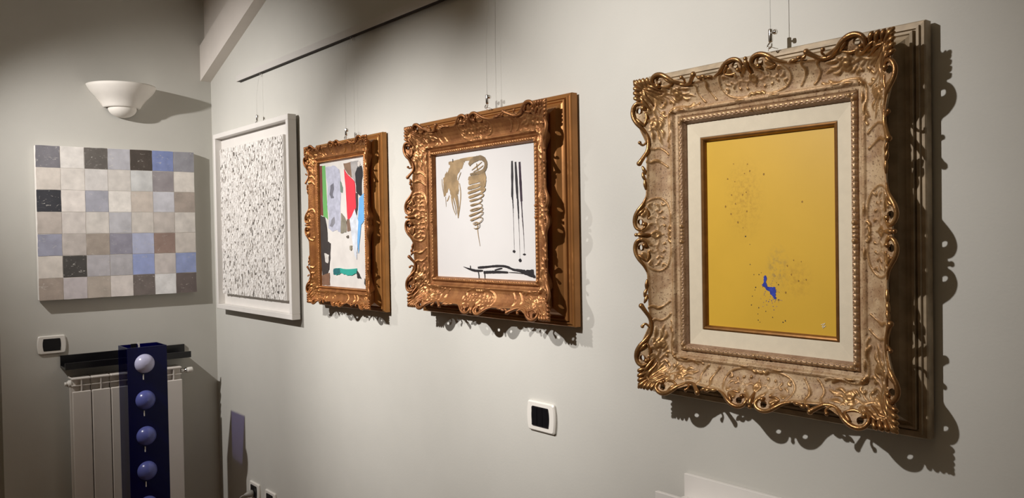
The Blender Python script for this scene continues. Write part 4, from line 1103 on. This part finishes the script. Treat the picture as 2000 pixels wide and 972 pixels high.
for i, q in enumerate(P3(M['blob'])):
    mb = MB()
    mb.prism([(q[0] + (.0058, .0062, .0068)[i] * random.uniform(.75, 1.15) * math.cos(a), q[1] + (.0040, .0052, .0024)[i] * random.uniform(.75, 1.15) * math.sin(a)) for a in np.arange(9) * 2 * math.pi / 9], yy, yy - .0012)
    mb.build('brush_dab', M_ink, pn3)
wd = [[.0012, .006, .007, .005], [.0062, .0066, .0062, .006, .007, .0065, .008, .012], [.0086, .0080, .0076, .0050], [.002, .004, .003], [.002, .003, .004], [.0012, .0020, .0012]]
for i, l in enumerate(M['bot']):
    mb = MB()
    ribbon(mb, P3(l), wd[i], yy - .0009 - .0001 * i)
    mb.build('brush_stroke', M_ink, pn3)
mb = MB()
mb.prism(jag(P3(M['fan']), .0006, 3), yy + .0003, yy - .0016)
mb.build('brush_stroke', M_ink, pn3)
for i, l in enumerate(M['drip']):
    mb = MB()
    ribbon(mb, P3(l), .0028, yy - .0017)
    mb.build('paint_drip', M_ink, pn3)
mb = MB()
mb.prism(jag(P3(M['mass']), .0016, 4), yy + .0003, yy)
mb.build('ochre_wash', M_ochre, pn3)
for i, l in enumerate(M['gold']):
    mb = MB()
    ribbon(mb, P3(l), M['goldw'][i], yy - .0001 - .0001 * i)
    mb.build('brush_stroke', M_ochre if i < 10 else M_ink, pn3)
mb = MB()
ribbon(mb, P3(M['ring']), [.010, .016, .015, .014, .013, .013, .012, .009, .006], yy - .0013, 5)
mb.build('brush_stroke', M_ochre2, pn3)
for i, l in enumerate(M['rfill']):
    mb = MB()
    ribbon(mb, P3(l), [.002, .0035, .002], yy - .0012)
    mb.build('brush_stroke', M_ochre, pn3)
mb = MB()
ribbon(mb, P3(M['band']), [.014, .020, .022, .010], yy - .0011)
mb.build('brush_stroke', M_ochre, pn3)
mb = MB()
q = P3(M['coil'])
ribbon(mb, q, [max(.0026, .0125 - .020 * i / len(q)) for i in range(len(q))], yy - .0012, 2, .002)
mb.build('brush_stroke', M_ochre, pn3)
mb = MB()
ribbon(mb, P3(M['tail']), [.004, .003, .001], yy - .0007)
mb.build('brush_stroke', M_ochre, pn3)

# ---- collage
ox, oz = .515 / 2 - .080, .632 / 2 - .080
PC2 = .0475
M_card = mat('off_white_paper', (.60, .57, .535), .65, var=.14, scale=14)
pn2 = MB().box(-ox - .004, ox + .004, -PC2, -PC2 + .006, h2 - oz - .004, h2 + oz + .004).build('painting', M_card, f2)
kk2 = (.05 - PC2) / (1.5263 - .05)
P2_ = lambda l: [(min(ox, max(-ox, q[0] + (q[0] - 4.2703) * kk2 - 1.4725)), min(h2 + oz, max(h2 - oz, q[1] + (q[1] - 1.55) * kk2 - 1.283))) for q in l]
PCOL = {'redbrown': (.17, .035, .025), 'green': (.12, .36, .10), 'lilac': (.42, .43, .52), 'smoke': (.14, .14, .17), 'smoke2': (.22, .22, .25),
        'brown': (.20, .12, .075), 'red': (.62, .03, .05), 'photo': (.34, .32, .31), 'figure': (.015, .014, .017), 'face': (.55, .50, .46),
        'blue': (.13, .36, .66), 'brown2': (.20, .12, .08), 'pale': (.60, .64, .70), 'olive': (.22, .20, .15), 'olive2': (.16, .22, .17), 'darkphoto': (.035, .028, .026),
        'brown3': (.19, .10, .06), 'whitetorn': (.6, .57, .53), 'teal': (.02, .30, .24), 'teal2': (.012, .12, .13), 'dark2': (.025, .022, .02), 'dark3': (.03, .03, .03),
        'hole': (.30, .27, .20), 'hole2': (.12, .10, .08), 'slit': (.05, .04, .04)}
ORDER = ['redbrown', 'green', 'lilac', 'smoke', 'smoke2', 'olive2', 'brown', 'photo', 'olive', 'brown2', 'slit', 'red', 'figure', 'face', 'blue', 'pale', 'darkphoto', 'whitetorn', 'brown3', 'teal', 'teal2', 'dark2', 'dark3', 'hole', 'hole2']
for i, nm in enumerate(ORDER):
    m = mat('paper_' + nm, PCOL[nm], .55, var=.25 if nm not in ('red', 'green', 'teal', 'blue') else .08, scale=50)
    mb = MB()
    mb.prism(jag(P2_(M['collage'][nm]), .0012, 3), -PC2, -PC2 - .0005 - .00012 * i)
    o = mb.build('paper_piece', m, pn2)
    if nm in ('red', 'green', 'blue', 'teal', 'lilac'):
        o['label'] = 'torn %s paper' % nm

# ------------------------------------------------------------------ switch plates and sockets
def plate_outline(w, h, bow, n=10, rc=.008):
    """rectangle with bowed short sides and rounded corners"""
    pts = []
    for sx in (1, -1):
        arc = []
        for i in range(n + 1):
            z = -h / 2 + rc + (h - 2 * rc) * i / n
            arc.append((w / 2 - bow * (2 * z / h) ** 2, z))
        e = arc[-1]
        cap = [(e[0] - rc * (1 - math.cos(a)), h / 2 - rc + rc * math.sin(a)) for a in np.linspace(.3, math.pi / 2, 5)]
        cap0 = [(e[0] - rc * (1 - math.cos(a)), -h / 2 + rc - rc * math.sin(a)) for a in np.linspace(math.pi / 2, .3, 5)]
        side = cap0 + arc + cap
        pts += side if sx == 1 else [(-p[0], -p[1]) for p in side]
    return pts


def dome(mb, poly, y0, y1, inset, fwd, to):
    """plate with a chamfered front edge"""
    c = np.mean(poly, 0)
    P = np.array(poly)
    sc = 1 - inset / np.abs(P).max(0)
    P2 = c + (P - c) * sc
    n = len(P)
    V = [to(p, y0) for p in P] + [to(p, y1) for p in P] + [to(p, y1 + fwd) for p in P2]
    Fc = []
    for k in range(2):
        Fc += [(k * n + i, k * n + (i + 1) % n, (k + 1) * n + (i + 1) % n, (k + 1) * n + i) for i in range(n)]
    Fc.append(tuple(range(2 * n, 3 * n)))
    return mb.add(V, Fc)


RW = lambda p, y: (p[0], -y, p[1])                 # on the long wall, facing -y
EW = lambda p, y: (y, p[0], p[1])                  # on the end wall, facing +x


def wall_plate(name, loc, to, label, cat, modules, part, group=None):
    t = thing(name, loc, label, cat, group)
    dome(MB(), plate_outline(.1185, .083, .0055), .0005, .006, .0035, .0035, to).build('cover_plate', M_plast, t)
    ins = plate_outline(.0750, .0560, .0040, rc=.002)
    dome(MB(), ins, .009, .0098, .0008, .0004, to).build('insert', M_black, t)
    for i in range(modules):
        w = .070 / modules
        c = -.035 + w * (i + .5)
        mb = MB()
        dome(mb, [(c - w / 2 + .0006, -.0258), (c + w / 2 - .0006, -.0258), (c + w / 2 - .0006, .0258), (c - w / 2 + .0006, .0258)], .0100, .0112, .0006, .0006, to)
        mb.build(part, M_black, t)
    return t


wall_plate('thermostat', (0, -.755, 1.041), lambda p, y: (y, p[0], p[1] + .0415), 'white plate with dark panel on the wall below the patchwork canvas', 'thermostat', 1, 'display')
wall_plate('light_switch', (2.529, 0, .998), lambda p, y: (p[0], -y, p[1] + .0415), 'white light switch with black rockers left of the yellow painting', 'switch', 3, 'rocker')
s1 = wall_plate('power_socket', (.467, 0, .318), lambda p, y: (p[0], -y, p[1] + .0415), 'power socket with a plug in it, nearer the corner of the room', 'socket', 2, 'socket_module', 'low power sockets')
s2 = wall_plate('power_socket', (.650, 0, .318), lambda p, y: (p[0], -y, p[1] + .0415), 'power socket without a plug, second one from the room corner', 'socket', 2, 'socket_module', 'low power sockets')
M_grey = mat('grey_plastic', (.36, .34, .31), .45, var=.1, scale=40)
pl = thing('power_plug', (.462, -.0125, .350), 'grey power plug pushed into the low socket by the corner', 'plug')
MB().lathe([(0, 0), (.015, 0), (.017, -.004), (.016, -.020), (.010, -.030), (.005, -.042), (0, -.043)], (0, 0, .0), n=18, axis='y').build('plug_body', M_grey, pl)
MB().tube(crv([(0, -.040, 0), (-.006, -.060, -.012), (-.03, -.065, -.07), (-.06, -.05, -.16), (-.10, -.04, -.30), (-.12, -.03, -.346)], 6), .003, 8).build('cable', M_grey, pl)

# ------------------------------------------------------------------ picture ledges
def ledge(loc, length, depth, hb, hl, m, along, label):
    t = thing('picture_ledge', loc, label, 'shelf')
    def B(a0, a1, d0, d1, z0_, z1_):
        mb = MB()
        if along == 'x':
            mb.bbox(a0, a1, -d1, -d0, z0_, z1_, .001)
        else:
            mb.bbox(d0, d1, a0, a1, z0_, z1_, .001)
        return mb
    B(0, length, .0005, .0105, 0, hb).build('back_panel', m, t)
    B(0, length, .0105, depth - .010, 0, .010).build('shelf_board', m, t)
    B(0, length, depth - .010, depth, 0, hl).build('front_lip', m, t)
    return t


ledge((0, -.722, .973), .556, .108, .056, .030, M_blackshelf, 'y', 'black picture ledge mounted just above the radiator')
ledge((3.033, 0, .928), .86, .112, .062, .042, M_white, 'x', 'white picture ledge under the large yellow painting')

# ------------------------------------------------------------------ radiator on the end wall
rd = thing('radiator', (0, -.700, .115), 'white aluminium column radiator under the black ledge', 'radiator')
NS, PT, RH = 6, .0810, .820
for i in range(NS):
    y0 = PT * i
    mb = MB()
    g = .0018
    mb.bbox(.108, .122, y0 + g, y0 + PT - g, 0, RH - .062, .003)            # front plate
    mb.bbox(.034, .046, y0 + g + .004, y0 + PT - g - .004, .01, RH - .03, .003)   # rear plate
    mb.box(.046, .108, y0 + PT / 2 - .011, y0 + PT / 2 + .011, .01, RH - .062)     # water way
    mb.bbox(.034, .120, y0 + g, y0 + PT - g, RH - .010, RH, .003)            # top cap
    mb.box(.096, .118, y0 + PT / 2 - .0022, y0 + PT / 2 + .0022, RH - .064, RH - .009)   # centre web
    mb.box(.096, .116, y0 + g, y0 + PT - g, RH - .0375, RH - .0345)          # cross rib
    mb.box(.090, .096, y0 + g, y0 + PT - g, RH - .075, RH - .009)            # baffle
    mb.box(.046, .082, y0 + g, y0 + PT - g, .0, .02)
    mb.build('section', M_enamel, rd)
W6 = NS * PT
mb = MB().tube([(.075, -.004, RH - .030), (.075, W6 + .004, RH - .030)], .016, 14)
mb.build('header_pipe', M_enamel, rd)
def cyl(mb, prof, c, n=18):
    """turned piece with its axis along y; profile of (radius, y offset)"""
    return mb.lathe(prof, c, n=n, axis='y')


cyl(MB(), [(.008, .004), (.016, .004), (.0165, .002), (.0165, -.007), (.015, -.0085), (.006, -.0085), (.006, -.013), (.0085, -.0135), (.009, -.0215), (.008, -.0225), (0, -.0225)], (.085, .0, RH - .028)).build('bleed_plug', M_plast, rd)
cyl(MB(), [(.009, 0), (.013, .001), (.013, .008), (.0085, .009), (.0085, .024), (.012, .025), (.012, .031), (0, .031)], (.085, W6, RH - .026)).tube([(.085, W6 + .016, RH - .026), (.010, W6 + .016, RH - .026)], .008, 12).build('valve_body', M_chrome, rd)
cyl(MB(), [(.009, .0), (.0125, .001), (.0145, .006), (.0145, .024), (.0130, .028), (.004, .029), (0, .029)], (.085, W6 + .031, RH - .026)).build('valve_knob', M_plast, rd)
for y in (.06, W6 - .06):
    MB().box(.0, .036, y - .01, y + .01, RH - .10, RH - .085).build('wall_bracket', M_enamel, rd)

# ------------------------------------------------------------------ blue acrylic column with domes
def acrylic(name, tint, body):
    m = bpy.data.materials.new(name)
    m.use_nodes = True
    nt = m.node_tree
    nt.nodes.remove(nt.nodes['Principled BSDF'])
    tr = nt.nodes.new('ShaderNodeBsdfTransparent')
    n = nt.nodes.new('ShaderNodeTexNoise')
    n.inputs['Scale'].default_value = 4
    r = nt.nodes.new('ShaderNodeValToRGB')
    r.color_ramp.elements[0].color = (*[t * .95 for t in tint], 1)
    r.color_ramp.elements[1].color = (*tint, 1)
    nt.links.new(n.outputs['Fac'], r.inputs['Fac'])
    nt.links.new(r.outputs['Color'], tr.inputs['Color'])
    gl = nt.nodes.new('ShaderNodeBsdfGlossy')
    gl.inputs['Roughness'].default_value = .05
    gl.inputs['Color'].default_value = (.8, .85, 1, 1)
    df = nt.nodes.new('ShaderNodeBsdfDiffuse')
    df.inputs['Color'].default_value = (.006, .006, .16, 1)
    m0 = nt.nodes.new('ShaderNodeMixShader')
    m0.inputs[0].default_value = body
    nt.links.new(tr.outputs[0], m0.inputs[1])
    nt.links.new(df.outputs[0], m0.inputs[2])
    fr = nt.nodes.new('ShaderNodeFresnel')
    fr.inputs['IOR'].default_value = 1.3
    mx = nt.nodes.new('ShaderNodeMixShader')
    nt.links.new(fr.outputs[0], mx.inputs[0])
    nt.links.new(m0.outputs[0], mx.inputs[1])
    nt.links.new(gl.outputs[0], mx.inputs[2])
    nt.links.new(mx.outputs[0], nt.nodes['Material Output'].inputs['Surface'])
    return m


M_acr = acrylic('blue_acrylic', (.46, .45, .74), .06)
M_acrf = acrylic('deep_blue_acrylic', (.06, .05, .30), .3)
M_inner = mat('dark_blue_core', (.004, .004, .05), .4, var=.2, scale=10)
CW, CD, CH = .166, .142, 1.083
cl = thing('acrylic_column', (.350, -.458, 0), 'tall translucent blue acrylic column with pale domes in front of the radiator', 'sculpture')
MB().box(CD / 2 - .004, CD / 2, -CW / 2, CW / 2, 0, CH).build('front_panel', M_acrf, cl)
for s in (-1, 1):
    a, b_ = (-CW / 2, -CW / 2 + .004) if s < 0 else (CW / 2 - .004, CW / 2)
    MB().box(-CD / 2 + .004, CD / 2 - .0042, a, b_, 0, CH).build('side_panel', M_acr, cl)
MB().box(-CD / 2, -CD / 2 + .004, -CW / 2, CW / 2, 0, CH).build('rear_panel', M_acrf, cl)
M_dome_lit = mat('periwinkle_dome_lit', (.52, .52, .72), .25, var=.08, scale=20)  # top dome: the spotlight's brightness is put into its colour
M_dome_dim = mat('periwinkle_dome_dim', (.11, .13, .40), .25, var=.12, scale=20)  # lower domes: same material, colour darkened for the low light
zs = [1.010, .850, .692, .538, .384, .23]
for i, z in enumerate(zs):
    mb = MB()
    prof = [(.0005, .034), (.012, .0325), (.022, .029), (.031, .022), (.038, .013), (.0415, .004), (.042, 0)]
    mb.lathe(prof[::-1], (CD / 2 + .0002, -.012, z), n=28, axis='x')
    o = mb.build('dome', M_dome_lit if i == 0 else M_dome_dim, cl)
    o['label'] = 'highest periwinkle dome, colour lightened as if lit' if i == 0 else 'periwinkle dome, colour darkened for low light'
    MB().bbox(CD / 2, CD / 2 + .004, -.021, -.017, z - .070, z - .046, .0008).build('peg', M_plast, cl)
MB().box(-.055, -.046, -.035, -.012, CH - .03, CH + .004).build('top_clip', M_black, cl)
MB().box(-.052, -.048, -.006, .002, CH - .03, CH + .008).build('top_tab', M_plast, cl)
